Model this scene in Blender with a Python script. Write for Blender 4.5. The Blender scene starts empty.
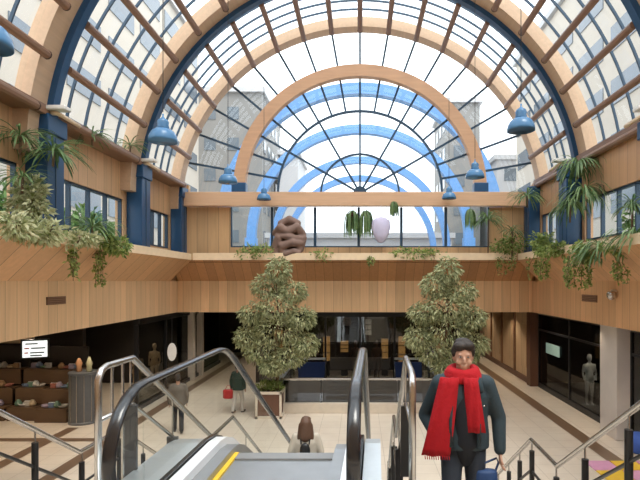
import bpy, bmesh, math, random
from mathutils import Vector, Matrix
random.seed(7)
R = random.Random(11)
PI = math.pi
S = bpy.context.scene
COL = S.collection

# ------------------------------------------------------------------ camera, sky, sun, exposure
EYE = 4.4
cam = bpy.data.cameras.new('camera'); cam.lens = 28.125; cam.sensor_width = 36
cam.shift_x = -0.0625; cam.shift_y = 0.064; cam.clip_end = 400
co = bpy.data.objects.new('camera', cam); COL.objects.link(co)
co.location = (0, 0, EYE); co.rotation_euler = (PI/2, 0, 0)
S.camera = co
S.view_settings.view_transform = 'Standard'; S.view_settings.look = 'None'
S.view_settings.exposure = 0.5; S.view_settings.gamma = 1; S.view_settings.use_curve_mapping = False
W = bpy.data.worlds.new('sky'); S.world = W; W.use_nodes = True
bg = W.node_tree.nodes['Background']; bg.inputs[0].default_value = (0.90, 0.95, 1.0, 1); bg.inputs[1].default_value = 2.1
sun = bpy.data.lights.new('sun', 'SUN'); sun.energy = 2.2; sun.angle = math.radians(25); sun.color = (1, .95, .87)
so = bpy.data.objects.new('sun', sun); COL.objects.link(so); so.rotation_euler = (math.radians(22), math.radians(14), 0)

# ------------------------------------------------------------------ materials
def base(name):
    m = bpy.data.materials.new(name); m.use_nodes = True
    return m, m.node_tree, m.node_tree.nodes['Principled BSDF']
def mat(name, c, rough=.5, metal=0, var=.12, scale=6, bump=.0, emit=None, es=1, spec=.5):
    m, t, b = base(name)
    n = t.nodes.new('ShaderNodeTexNoise'); n.inputs['Scale'].default_value = scale; n.inputs['Detail'].default_value = 4
    g = t.nodes.new('ShaderNodeTexCoord'); t.links.new(g.outputs['Object'], n.inputs['Vector'])
    r = t.nodes.new('ShaderNodeMix'); r.data_type = 'RGBA'
    r.inputs[6].default_value = (*[x*(1-var) for x in c], 1); r.inputs[7].default_value = (*[min(1, x*(1+var)) for x in c], 1)
    t.links.new(n.outputs['Fac'], r.inputs[0]); t.links.new(r.outputs[2], b.inputs['Base Color'])
    b.inputs['Roughness'].default_value = rough; b.inputs['Metallic'].default_value = metal
    b.inputs['Specular IOR Level'].default_value = spec
    if bump:
        bp = t.nodes.new('ShaderNodeBump'); bp.inputs['Strength'].default_value = bump; bp.inputs['Distance'].default_value = .01
        t.links.new(n.outputs['Fac'], bp.inputs['Height']); t.links.new(bp.outputs[0], b.inputs['Normal'])
    if emit:
        b.inputs['Emission Color'].default_value = (*emit, 1); b.inputs['Emission Strength'].default_value = es
    return m
def leafmat(name, c1, c2):
    m, t, b = base(name)
    n = t.nodes.new('ShaderNodeTexNoise'); n.inputs['Scale'].default_value = 9
    g = t.nodes.new('ShaderNodeNewGeometry'); t.links.new(g.outputs['Position'], n.inputs['Vector'])
    add = t.nodes.new('ShaderNodeMath'); add.operation = 'ADD'
    mul = t.nodes.new('ShaderNodeMath'); mul.operation = 'MULTIPLY_ADD'; mul.inputs[1].default_value = .9; mul.inputs[2].default_value = -.45
    t.links.new(g.outputs['Random Per Island'], mul.inputs[0]); t.links.new(mul.outputs[0], add.inputs[0]); t.links.new(n.outputs['Fac'], add.inputs[1])
    r = t.nodes.new('ShaderNodeMix'); r.data_type = 'RGBA'
    r.inputs[6].default_value = (*c1, 1); r.inputs[7].default_value = (*c2, 1)
    t.links.new(add.outputs[0], r.inputs[0]); t.links.new(r.outputs[2], b.inputs['Base Color'])
    b.inputs['Roughness'].default_value = .5
    tr = t.nodes.new('ShaderNodeBsdfTranslucent'); t.links.new(r.outputs[2], tr.inputs[0])
    mx = t.nodes.new('ShaderNodeMixShader'); mx.inputs[0].default_value = .3
    t.links.new(b.outputs[0], mx.inputs[1]); t.links.new(tr.outputs[0], mx.inputs[2])
    t.links.new(mx.outputs[0], t.nodes['Material Output'].inputs[0])
    return m
def wood(name, c, axis='Y', spacing=.33, var=.18, grain='Z', rough=.45, line=.45, lw=.035):
    """vertical boarding: joints every `spacing` along `axis`, grain runs along `grain`"""
    m, t, b = base(name); N = t.nodes; L = t.links
    g = N.new('ShaderNodeNewGeometry'); mp = N.new('ShaderNodeMapping'); L.new(g.outputs['Position'], mp.inputs[0])
    sc = {'X': 7, 'Y': 7, 'Z': 7}; sc[grain] = .5
    mp.inputs['Scale'].default_value = (sc['X'], sc['Y'], sc['Z'])
    n = N.new('ShaderNodeTexNoise'); n.inputs['Scale'].default_value = 1.6; n.inputs['Detail'].default_value = 6; n.inputs['Distortion'].default_value = .6
    L.new(mp.outputs[0], n.inputs['Vector'])
    r = N.new('ShaderNodeMix'); r.data_type = 'RGBA'
    r.inputs[6].default_value = (*[x*(1-var) for x in c], 1); r.inputs[7].default_value = (*[min(1, x*(1+var)) for x in c], 1)
    L.new(n.outputs['Fac'], r.inputs[0]); out = r.outputs[2]
    if axis:
        sp = N.new('ShaderNodeSeparateXYZ'); L.new(g.outputs['Position'], sp.inputs[0])
        d = N.new('ShaderNodeMath'); d.operation = 'DIVIDE'; d.inputs[1].default_value = spacing; L.new(sp.outputs[axis], d.inputs[0])
        f = N.new('ShaderNodeMath'); f.operation = 'FRACT'; L.new(d.outputs[0], f.inputs[0])
        fl = N.new('ShaderNodeMath'); fl.operation = 'FLOOR'; L.new(d.outputs[0], fl.inputs[0])
        wn = N.new('ShaderNodeTexWhiteNoise'); wn.noise_dimensions = '1D'; L.new(fl.outputs[0], wn.inputs['W'])
        hv = N.new('ShaderNodeHueSaturation'); ma = N.new('ShaderNodeMath'); ma.operation = 'MULTIPLY_ADD'; ma.inputs[1].default_value = .22; ma.inputs[2].default_value = .89
        L.new(wn.outputs['Value'], ma.inputs[0]); L.new(ma.outputs[0], hv.inputs['Value']); L.new(out, hv.inputs['Color'])
        lt = N.new('ShaderNodeMath'); lt.operation = 'LESS_THAN'; lt.inputs[1].default_value = lw; L.new(f.outputs[0], lt.inputs[0])
        r2 = N.new('ShaderNodeMix'); r2.data_type = 'RGBA'; r2.inputs[7].default_value = (*[x*line for x in c], 1)
        L.new(lt.outputs[0], r2.inputs[0]); L.new(hv.outputs[0], r2.inputs[6]); out = r2.outputs[2]
    L.new(out, b.inputs['Base Color']); b.inputs['Roughness'].default_value = rough
    return m
def glass(name, tint=(.95, .97, .98), refl=.07, rough=.02):
    m = bpy.data.materials.new(name); m.use_nodes = True; t = m.node_tree; t.nodes.clear()
    o = t.nodes.new('ShaderNodeOutputMaterial'); mx = t.nodes.new('ShaderNodeMixShader')
    tr = t.nodes.new('ShaderNodeBsdfTransparent'); tr.inputs[0].default_value = (*tint, 1)
    gl = t.nodes.new('ShaderNodeBsdfGlossy'); gl.inputs['Roughness'].default_value = rough
    mx.inputs[0].default_value = refl
    t.links.new(tr.outputs[0], mx.inputs[1]); t.links.new(gl.outputs[0], mx.inputs[2]); t.links.new(mx.outputs[0], o.inputs[0])
    return m
def floormat():
    m, t, b = base('cream stone tiles with brown bands'); N = t.nodes; L = t.links
    g = N.new('ShaderNodeNewGeometry'); sp = N.new('ShaderNodeSeparateXYZ'); L.new(g.outputs['Position'], sp.inputs[0])
    def M(op, a, bb=None, c=None):
        n = N.new('ShaderNodeMath'); n.operation = op
        for i, v in enumerate((a, bb, c)):
            if v is None: continue
            if isinstance(v, (int, float)): n.inputs[i].default_value = v
            else: L.new(v, n.inputs[i])
        return n.outputs[0]
    X, Y = sp.outputs['X'], sp.outputs['Y']
    def band(A, c, w): return M('LESS_THAN', M('ABSOLUTE', M('SUBTRACT', A, c)), w/2)
    fx = M('FRACT', M('DIVIDE', X, .6)); fy = M('FRACT', M('DIVIDE', Y, .6))
    joint = M('MAXIMUM', M('LESS_THAN', fx, .02), M('LESS_THAN', fy, .02))
    st = M('MAXIMUM', band(X, 6.25, .42), M('MAXIMUM', band(X, -6.95, .36), M('MULTIPLY', band(X, -8.6, .34), M('LESS_THAN', Y, 15.0))))
    st = M('MAXIMUM', st, M('MULTIPLY', band(Y, 13.85, .3), M('LESS_THAN', X, -6.9)))
    n = N.new('ShaderNodeTexNoise'); n.inputs['Scale'].default_value = 2.2; n.inputs['Detail'].default_value = 6
    L.new(g.outputs['Position'], n.inputs['Vector'])
    def mix(f, a, bb):
        r = N.new('ShaderNodeMix'); r.data_type = 'RGBA'
        L.new(f, r.inputs[0])
        for i, v in ((6, a), (7, bb)):
            if isinstance(v, tuple): r.inputs[i].default_value = (*v, 1)
            else: L.new(v, r.inputs[i])
        return r.outputs[2]
    c = mix(n.outputs['Fac'], (.60, .50, .40), (.74, .65, .54))
    c = mix(joint, c, (.45, .37, .29)); c = mix(st, c, (.17, .105, .065))
    L.new(c, b.inputs['Base Color']); b.inputs['Roughness'].default_value = .28
    return m
def facade(name, wall, glassc, axis, sx=3.2, sz=3.1):
    """render wall with rows of dark windows"""
    m, t, b = base(name); N = t.nodes; L = t.links
    g = N.new('ShaderNodeNewGeometry'); sp = N.new('ShaderNodeSeparateXYZ'); L.new(g.outputs['Position'], sp.inputs[0])
    n = N.new('ShaderNodeTexNoise'); n.inputs['Scale'].default_value = .7; L.new(g.outputs['Position'], n.inputs['Vector'])
    r = N.new('ShaderNodeMix'); r.data_type = 'RGBA'; r.inputs[6].default_value = (*[x*.9 for x in wall], 1); r.inputs[7].default_value = (*wall, 1)
    L.new(n.outputs['Fac'], r.inputs[0]); L.new(r.outputs[2], b.inputs['Base Color']); b.inputs['Roughness'].default_value = .8
    return m

M = {}
M['wallL'] = wood('honey boarding', (.66, .41, .22), 'Y', .42)
M['wallX'] = wood('honey boarding across', (.62, .38, .19), 'X', .42)
M['fasL'] = wood('honey fascia boarding', (.76, .50, .28), 'Y', .34, line=.5)
M['fasX'] = wood('end fascia boarding', (.68, .42, .22), 'X', .34, line=.5)
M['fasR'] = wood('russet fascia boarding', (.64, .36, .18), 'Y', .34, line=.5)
M['slL'] = wood('reddish fascia boarding', (.62, .36, .18), 'Y', .62, line=.45, grain='Z')
M['arch'] = wood('laminated pine', (.58, .40, .26), None, grain='Y', var=.16)
M['arch2'] = wood('orange laminated pine', (.58, .34, .20), None, grain='X', var=.15)
M['purlin'] = wood('brown stained pine', (.25, .135, .08), None, grain='Y', var=.25)
M['endcap'] = mat('dark end grain', (.07, .035, .025), .7)
M['beam'] = wood('orange beam', (.66, .41, .25), None, grain='X', var=.15)
M['cap'] = mat('pale birch lip', (.86, .66, .44), .45)
M['blue'] = mat('navy painted steel', (.012, .068, .165), .35)
M['blueHaze'] = mat('blue steel paled for haze', (.14, .33, .68), .45)  # haze seen through the gable glass is put into this paler blue
M['bar'] = mat('dark blue glazing bar', (.02, .055, .10), .4)
M['lampblue'] = mat('blue enamel', (.07, .20, .38), .25)
M['glass'] = glass('roof glass', (.93, .96, .97), .05)
M['balglass'] = glass('balustrade glass', (.90, .93, .91), .08)
M['dkglass'] = glass('tinted shop glass', (.55, .57, .57), .08)
M['wellglass'] = glass('smoked glass', (.16, .165, .17), .10)
M['steel'] = mat('brushed stainless steel', (.52, .50, .48), .26, 1, .08, 30)
M['deck'] = mat('anodised aluminium deck', (.66, .70, .72), .33, .75, .05, 20)
M['deckw'] = mat('deck with reflection in colour', (.86, .88, .90), .3, .3, .03, 20)  # whitened base colour stands in for a reflection on the inner deck
M['rubber'] = mat('black rubber', (.014, .014, .016), .22, spec=.7)
M['black'] = mat('black painted steel', (.012, .012, .013), .4)
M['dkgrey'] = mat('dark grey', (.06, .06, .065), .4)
M['midgrey'] = mat('mid grey', (.2, .2, .2), .4)
M['comb'] = mat('ribbed grey metal', (.34, .35, .36), .38, .7)
M['yellow'] = mat('yellow safety paint', (.75, .48, .03), .5)
M['floor'] = floormat()
M['stone'] = mat('cream stone', (.66, .57, .46), .5)
M['white'] = mat('white plaster', (.78, .76, .72), .7)
M['pillar'] = mat('pale marble', (.66, .60, .55), .3, scale=2)
M['ceil'] = mat('white ceiling', (.60, .57, .52), .8)
M['soil'] = mat('potting soil', (.05, .03, .018), .95, bump=.6, scale=20)
M['bark'] = mat('bark', (.16, .10, .06), .9, bump=.5, scale=25)
M['brownpanel'] = wood('dark brown panel', (.13, .06, .035), None)
M['shopwood'] = wood('dark shelf wood', (.11, .062, .032), None, grain='X')
M['shopfront'] = wood('light oak shopfront', (.58, .41, .25), 'Y', .9)
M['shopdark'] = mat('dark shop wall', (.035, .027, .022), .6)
M['warm'] = mat('warm lit panel', (.6, .35, .12), .6, emit=(1, .5, .16), es=.3)
M['lit'] = mat('added fill light lens', (1, .9, .7), .5, emit=(1, .85, .62), es=14)  # glowing lens of the added lamps under the galleries
M['screen'] = mat('lit menu panel', (.85, .9, .88), .4, emit=(.85, .92, .9), es=.75)
M['ink'] = mat('sign ink', (.05, .05, .06), .6)
M['redink'] = mat('red ink', (.55, .05, .03), .6)
M['clay'] = mat('brown clay', (.23, .145, .115), .75, bump=.4, scale=8)
M['lilac'] = mat('pale lilac cloth', (.62, .58, .76), .8)
M['ext'] = facade('cream render', (.60, .54, .46), None, 'Y')
M['extgrey'] = facade('grey stone render', (.27, .265, .255), None, 'X')
M['extwhite'] = facade('white render', (.55, .55, .56), None, 'X')
M['extglass'] = mat('window glass outside', (.16, .19, .22), .15)
M['ground'] = mat('paving', (.35, .34, .32), .9)
M['leafT'] = leafmat('ficus leaves', (.12, .15, .05), (.60, .60, .34))
M['leafV'] = leafmat('variegated leaves', (.22, .27, .09), (.78, .76, .50))
M['leafD'] = leafmat('dark strap leaves', (.055, .13, .04), (.27, .38, .16))
M['leafI'] = leafmat('ivy leaves', (.09, .17, .03), (.42, .48, .15))
M['leafO'] = leafmat('outdoor leaves', (.05, .12, .03), (.2, .33, .1))
M['skin'] = mat('skin', (.46, .26, .18), .5, var=.05)
M['hair'] = mat('dark brown hair', (.022, .014, .010), .6, scale=60, bump=.5)
M['hairb'] = mat('brown hair', (.10, .048, .026), .6, scale=60, bump=.5)
M['scarf'] = mat('red knitted scarf', (.40, .003, .010), .9, bump=.6, scale=45)
M['denim'] = mat('dark blue green denim', (.022, .040, .052), .8, bump=.3, scale=40)
M['navy'] = mat('navy jersey', (.009, .011, .017), .85)
M['jeans'] = mat('dark jeans', (.020, .029, .046), .8, bump=.3, scale=50)
M['beige'] = mat('beige jacket cloth', (.50, .44, .36), .85)
M['greycloth'] = mat('grey brown jacket cloth', (.13, .11, .09), .85)
M['greenc'] = mat('dark green coat cloth', (.03, .055, .04), .85)
M['light'] = mat('pale trousers cloth', (.55, .50, .45), .85)
M['redbag'] = mat('red bag leather', (.50, .03, .03), .5)
M['bluebag'] = mat('blue bag cloth', (.015, .05, .15), .6)
M['shoe'] = mat('dark leather', (.02, .015, .012), .4)
M['eyew'] = mat('eye white', (.38, .35, .33), .4)
M['pink'] = mat('pink foam', (.62, .30, .46), .8)
M['bluef'] = mat('blue foam', (.05, .12, .45), .8)
M['wellblue'] = mat('dark blue panel', (.012, .035, .13), .4)

# ------------------------------------------------------------------ mesh builder
class MB:
    def __init__(s): s.v = []; s.f = []
    def add(s, vs, fs):
        o = len(s.v); s.v += [tuple(v) for v in vs]; s.f += [tuple(i+o for i in f) for f in fs]; return s
    def box(s, x0, x1, y0, y1, z0, z1):
        return s.add([(x0,y0,z0),(x1,y0,z0),(x1,y1,z0),(x0,y1,z0),(x0,y0,z1),(x1,y0,z1),(x1,y1,z1),(x0,y1,z1)],
              [(0,3,2,1),(4,5,6,7),(0,1,5,4),(1,2,6,5),(2,3,7,6),(3,0,4,7)])
    def bar(s, a, b, w, h, up=(0,0,1)):
        a = Vector(a); b = Vector(b); d = (b-a).normalized(); u = Vector(up)
        x = d.cross(u)
        if x.length < 1e-4: x = d.cross(Vector((1,0,0)))
        x.normalize(); y = x.cross(d).normalized(); x *= w/2; y *= h/2
        return s.add([a-x-y, a+x-y, a+x+y, a-x+y, b-x-y, b+x-y, b+x+y, b-x+y],
              [(0,3,2,1),(4,5,6,7),(0,1,5,4),(1,2,6,5),(2,3,7,6),(3,0,4,7)])
    def tube(s, pts, r, n=10, cap=True, sx=1, rs=None):
        pts = [Vector(p) for p in pts]; rings = []; up = Vector((0,0,1)); prev = None
        for i, p in enumerate(pts):
            d = ((pts[min(i+1, len(pts)-1)] - pts[max(i-1, 0)])).normalized()
            if prev is None:
                x = d.cross(up)
                if x.length < .05: x = d.cross(Vector((0,1,0)))
            else:
                x = prev - d*prev.dot(d)
            x.normalize(); prev = x; y = d.cross(x)
            rr = rs[i] if rs else r
            rings.append([p + x*math.cos(2*PI*k/n)*rr*sx + y*math.sin(2*PI*k/n)*rr for k in range(n)])
        vs = [v for r_ in rings for v in r_]; fs = []
        for i in range(len(rings)-1):
            for k in range(n):
                a = i*n+k; b = i*n+(k+1)%n; fs.append((a, b, b+n, a+n))
        if cap: fs += [tuple(range(n))[::-1], tuple(range((len(rings)-1)*n, len(rings)*n))]
        return s.add(vs, fs)
    def lathe(s, prof, c=(0,0,0), n=24, sx=1, sy=1):
        vs = []; fs = []
        for r, z in prof:
            for k in range(n): vs.append((c[0]+r*sx*math.cos(2*PI*k/n), c[1]+r*sy*math.sin(2*PI*k/n), c[2]+z))
        for i in range(len(prof)-1):
            for k in range(n):
                a = i*n+k; b = i*n+(k+1)%n; fs.append((a, b, b+n, a+n))
        if prof[0][0] > 1e-4: fs.append(tuple(range(n))[::-1])
        if prof[-1][0] > 1e-4: fs.append(tuple(range((len(prof)-1)*n, len(prof)*n)))
        return s.add(vs, fs)
    def ell(s, c, rx, ry, rz, n=14, m=9):
        prof = [(max(math.sin(PI*i/m), 1e-5), -math.cos(PI*i/m)) for i in range(m+1)]
        vs = []; fs = []
        for r, z in prof:
            for k in range(n): vs.append((c[0]+r*rx*math.cos(2*PI*k/n), c[1]+r*ry*math.sin(2*PI*k/n), c[2]+z*rz))
        for i in range(m):
            for k in range(n):
                a = i*n+k; b = i*n+(k+1)%n; fs.append((a, b, b+n, a+n))
        return s.add(vs, fs)
    def arc(s, c, r0, r1, y0, y1, a0=0, a1=PI, n=64):
        """arch in the XZ plane about c=(x,z)"""
        vs = []; fs = []
        for i in range(n+1):
            a = a0+(a1-a0)*i/n; ca, sa = math.cos(a), math.sin(a)
            for r, y in ((r0,y0),(r1,y0),(r1,y1),(r0,y1)): vs.append((c[0]+r*ca, y, c[1]+r*sa))
        for i in range(n):
            for k in range(4):
                a = i*4+k; b = i*4+(k+1)%4; fs.append((a, a+4, b+4, b))
        fs += [(0,1,2,3), (n*4+3, n*4+2, n*4+1, n*4)]
        return s.add(vs, fs)
    def prism(s, poly, x0, x1):
        """polygon in (y,z) extruded along x"""
        n = len(poly)
        return s.add([(x0,y,z) for y,z in poly]+[(x1,y,z) for y,z in poly],
            [tuple(range(n))[::-1], tuple(range(n,2*n))]+[(i,(i+1)%n,(i+1)%n+n,i+n) for i in range(n)])
    def prismy(s, poly, y0, y1):
        n = len(poly)
        return s.add([(x,y0,z) for x,z in poly]+[(x,y1,z) for x,z in poly],
            [tuple(range(n)), tuple(range(n,2*n))[::-1]]+[(i,i+n,(i+1)%n+n,(i+1)%n) for i in range(n)])
    def mesh(s, name, m, off=(0,0,0), smooth=False, fix=True):
        me = bpy.data.meshes.new(name); me.from_pydata([(v[0]-off[0], v[1]-off[1], v[2]-off[2]) for v in s.v], [], s.f)
        if fix:
            bm = bmesh.new(); bm.from_mesh(me); bmesh.ops.recalc_face_normals(bm, faces=bm.faces); bm.to_mesh(me); bm.free()
        if m: me.materials.append(m)
        if smooth:
            for p in me.polygons: p.use_smooth = True
        return me
    def build(s, name, m, parent=None, smooth=False, fix=True, bevel=0):
        if parent:
            off = wloc(parent)
        else:
            xs = [v[0] for v in s.v]; ys = [v[1] for v in s.v]; zs = [v[2] for v in s.v]
            off = ((min(xs)+max(xs))/2, (min(ys)+max(ys))/2, min(zs))
        o = bpy.data.objects.new(name, s.mesh(name, m, off, smooth, fix)); COL.objects.link(o)
        if parent: o.parent = parent
        else: o.location = off
        if bevel:
            b = o.modifiers.new('bevel', 'BEVEL'); b.width = bevel; b.segments = 2; b.limit_method = 'ANGLE'
        return o
def wloc(o):
    v = Vector(o.location)
    while o.parent: o = o.parent; v += Vector(o.location)
    return v
def tag(o, label=None, cat=None, group=None, kind=None):
    if label: o['label'] = label
    if cat: o['category'] = cat
    if group: o['group'] = group
    if kind: o['kind'] = kind
    return o
def thing(name, loc, label, cat, group=None):
    o = bpy.data.objects.new(name, None); COL.objects.link(o); o.location = loc; o.empty_display_size = .2
    return tag(o, label, cat, group)
def struct(o): o['kind'] = 'structure'; return o
def copy_tree(o, parent=None):
    c = o.copy(); COL.objects.link(c); c.parent = parent
    for ch in list(o.children): copy_tree(ch, c)
    return c
def dup(o, loc, label, rz=None, scale=None):
    c = copy_tree(o); c.location = loc; c['label'] = label
    if rz is not None: c.rotation_euler.z = rz
    if scale: c.scale = (scale,)*3
    return c
def blob(shapes, name, m, parent, voxel=.012, smooth=6, off=None):
    """fuse overlapping closed shapes into ONE continuous surface"""
    me = shapes.mesh('tmp', None, (0,0,0))
    o = bpy.data.objects.new('tmp', me); COL.objects.link(o)
    r = o.modifiers.new('r', 'REMESH'); r.mode = 'VOXEL'; r.voxel_size = voxel; r.use_smooth_shade = True
    if smooth:
        k = o.modifiers.new('s', 'SMOOTH'); k.iterations = smooth; k.factor = .5
    dg = bpy.context.evaluated_depsgraph_get(); dg.update()
    nm = bpy.data.meshes.new_from_object(o.evaluated_get(dg)); bpy.data.objects.remove(o)
    nm.name = name; nm.materials.clear(); nm.materials.append(m)
    for p in nm.polygons: p.use_smooth = True
    o = bpy.data.objects.new(name, nm); COL.objects.link(o)
    if parent: o.parent = parent
    return o
def cone(mb, a, ra, b, rb, n=16, ball=True, sx=1, sy=1):
    """tapered limb with ball ends"""
    a = Vector(a); b = Vector(b)
    mb.tube([a, b], ra, n, rs=[ra, rb])
    if ball: mb.ell(a, ra, ra, ra); mb.ell(b, rb, rb, rb)

ORD = ['first','second','third','fourth','fifth','sixth','seventh','eighth','ninth','tenth','eleventh','twelfth']

# ------------------------------------------------------------------ dimensions
ZS = 7.1          # springing of the vault
XL, XR = -7.1, 6.75
YA = [6.4, 11.0, 15.6, 19.15]
YE = 19.3

# ------------------------------------------------------------------ big structure: floors, walls
fl = MB()
wx0, wx1, wy0, wy1 = -2.62, 2.62, 16.9, 21.0
for x0, x1, y0, y1 in ((-16, 12, -3, wy0), (-16, wx0, wy0, wy1), (wx1, 12, wy0, wy1), (-16, 12, wy1, 31)):
    fl.box(x0, x1, y0, y1, -.3, 0)
struct(fl.build('floor', M['floor']))
struct(MB().box(-60, 60, 31, 120, -.4, -.3).box(-60, -16, -20, 31, -.4, -.3).box(12, 60, -20, 31, -.4, -.3).build('ground', M['ground']))
# landing the camera stands on
struct(MB().box(-4.3, -1.85, -3, 3.62, 2.5, 2.8).box(-1.85, .35, -3, 2.3, 2.5, 2.8).box(.35, 2.5, -3, 3.2, 2.5, 2.8).build('floor', M['stone']))
# well in the ground floor
w = MB().box(wx0-.1, wx1+.1, wy0-.05, wy1+.05, -3.4, -3.2)
w.box(wx0-.12, wx0, wy0, wy1, -3.2, -.3).box(wx1, wx1+.12, wy0, wy1, -3.2, -.3).box(wx0, wx1, wy0-.12, wy0, -3.2, -.3)
struct(w.build('wall_well', M['dkgrey']))

def side_wall(name, X, s, material, top):
    """upper wall: boarding below and above the strip windows, piers at the arches. s=+1 outwards"""
    a, b = (X, X+.25) if s > 0 else (X-.25, X)
    m = MB().box(a, b, -3, YE+.3, 3.6, 5.6).box(a, b, -3, YE+.3, 6.85, top)
    for y in (1.8, 6.4, 11.0, 15.6, 19.25): m.box(a+.002, b-.002, y-.6, y+.45, 5.6, 6.85)
    struct(m.build(name, material))
side_wall('wall_left', XL, -1, M['wallL'], 8.05)
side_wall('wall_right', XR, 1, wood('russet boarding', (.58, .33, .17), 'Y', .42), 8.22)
# end wall of the upper level, either side of the window band
e = MB().box(XL-.2, -5.0, YE, YE+.2, 3.6, 7.25).box(5.0, XR+.2, YE, YE+.2, 3.6, 7.25).box(-5, 5, YE, YE+.2, 3.6, 5.7)
e.box(XL-.2, -6.62, YE, YE+.2, 7.25, 8.1).box(6.62, XR+.2, YE, YE+.2, 7.25, 8.1)
struct(e.build('wall_end', M['wallX']))
struct(MB().box(-16, 12, -3.3, -3, 0, 14).build('wall_front', M['wallX']))
# soffit (ceiling of the ground floor under the galleries), slab and gallery floor
FL, FR = -7.0, 6.6
c = MB().box(-16, FL-.13, -3, YE, 3.25, 3.6).box(FR+.13, 12, -3, YE, 3.25, 3.6).box(-16, 12, YE, 31, 3.25, 3.6)
struct(c.build('ceiling', M['ceil']))

# planter fascias: vertical boarding, sloped boarding leaning into the hall, birch lip
def fascia(n, X, s, mlow, mup, zb=3.2):
    m = MB(); y0, y1 = -3, 19.2
    m.prismy([(X, zb), (X-s*.12, zb), (X-s*.12, 4.4), (X, 4.4)], y0, y1)
    t = struct(m.build(n, mlow))
    u = MB().prismy([(X, 4.4), (X+s*.8, 5.17), (X+s*.8, 5.2), (X+s*.72, 5.2), (X-s*.12, 4.45), (X-s*.12, 4.4)], y0, 18.4)
    u.build('sloped_panel', mup, t)
    MB().box(*sorted((X+s*.81, X+s*.70)), y0, 18.35, 5.17, 5.40).build('lip', M['cap'], t)
    MB().box(*sorted((X+s*.70, X-s*.35)), y0, 18.4, 5.08, 5.2).build('soil_bed', M['soil'], t)
    return t
fascia('trim_1', FL, 1, M['fasL'], M['slL'])
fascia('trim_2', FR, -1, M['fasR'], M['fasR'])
m = MB().box(FL, FR, 19.2, 19.3, 3.2, 4.4); t3 = struct(m.build('trim_3', M['fasX']))
MB().prism([(19.2, 4.4), (18.42, 5.17), (18.42, 5.2), (18.5, 5.2), (19.3, 4.45), (19.3, 4.4)], FL+.02, FR-.02).build('sloped_panel', wood('reddish boarding across', (.50, .25, .105), 'X', .34), t3)
MB().box(FL+.85, FR-.85, 18.38, 18.5, 5.17, 5.43).build('lip', M['cap'], t3)
MB().box(FL+.1, FR-.1, 18.5, 19.3, 5.08, 5.2).build('soil_bed', M['soil'], t3)

# ground floor perimeter
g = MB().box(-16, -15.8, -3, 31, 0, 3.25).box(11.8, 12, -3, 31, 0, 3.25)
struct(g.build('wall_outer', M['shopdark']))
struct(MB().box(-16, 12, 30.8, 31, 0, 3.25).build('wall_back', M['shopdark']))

# ------------------------------------------------------------------ vault
AN = ['over the camera end', 'nearest the camera', 'in the middle of the hall', 'at the far glazed gable']
for i, y in enumerate(YA):
    last = i == 3
    o = MB().arc((0, ZS), 6.80, 7.16, y-(.80 if not last else .5), y-.28 if not last else y, 0, PI, 96).build('timber_arch', M['arch'])
    tag(o, 'wide laminated timber roof arch ' + ['over the camera end of the hall', 'nearest the camera, running above the left yucca ledge', 'second from the camera, beside the narrower navy arch', 'farthest one, framing the far glazed gable'][i], 'arch', 'big timber roof arches')
    if not last:
        o = MB().arc((0, ZS), 6.66, 6.87, y-.28, y-.06, 0, PI, 96).build('steel_arch', M['blue'])
        tag(o, 'navy steel roof arch ' + ['over the camera end of the hall', 'nearest the camera, cut by the top corners of the view', 'second from the camera, crossing above both big lamps'][i], 'arch', 'navy roof arches')
    for s, X in ((-1, XL), (1, XR)):
        side = 'left' if s < 0 else 'right'
        nm = ['over the camera end', 'nearest the camera', 'second from the camera', 'in the far corner'][i]
        xi = X-s*.48 if not last else X-s*.42
        t = thing('column', ((X+xi)/2, y-.1, 5.2), 'navy blue box column on the %s wall, %s' % (side, nm), 'column', 'navy columns')
        MB().box(*sorted((xi, X-s*.003)), y-.42, y+.2, 5.2, 7.55).build('shaft', M['blue'], t, bevel=.02)
        MB().box(*sorted((xi-s*.05, X-s*.003)), y-.46, y+.24, 7.55, 7.95).build('capital', M['blue'], t, bevel=.02)
        MB().box(*sorted((xi-s*.012, xi)), y-.14, y-.10, 5.25, 7.5).build('seam', M['bar'], t)
        # floodlight bracket
        if 0 < i < 3:
            f = thing('uplighter', (xi-s*.1, y-.2, 7.95), 'cream uplighter arm on top of the %s navy column %s' % (side, nm), 'light fitting', 'cream uplighters')
            x1 = xi-s*.14
            MB().tube([(xi-s*.02, y-.32, 7.98), (x1, y-.32, 7.98), (x1, y-.1, 7.99), (x1-s*.0, y+.55, 7.97)], .045, 10).build('arm', M['cap'], f, smooth=True)
            MB().box(*sorted((x1-s*.25, x1+s*.2)), y-.46, y-.2, 8.03, 8.12).build('tray', M['white'], f, bevel=.02)
# purlins: 19 lines, bay by bay
for bi, (y0, y1) in enumerate(((6.4, 11.0), (11.0, 15.6), (15.6, 19.15))):
    for k in range(-9, 10):
        a = PI/2 - k*math.radians(9.15); rr = 6.69
        x, z = rr*math.cos(a), ZS+rr*math.sin(a)
        ye = y1-.78 if bi < 2 else y1-.42
        m = MB().tube([(x, y0-.02, z), (x, ye, z)], .092, 10)
        o = m.build('purlin', M['purlin'], smooth=False)
        MB().tube([(x, ye, z), (x, ye+.03, z)], .098, 10).build('end_cap', M['endcap'], o)
        bay = ['nearest bay', 'middle bay', 'far bay'][bi]
        if k == 0: lab = 'brown roof purlin, %s, exactly at the crown of the vault' % bay
        else: lab = 'brown roof purlin, %s, %s from the crown on the %s slope' % (bay, ORD[abs(k)-1], 'right' if k > 0 else 'left')
        tag(o, lab, 'roof beam', 'timber roof purlins')
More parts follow.
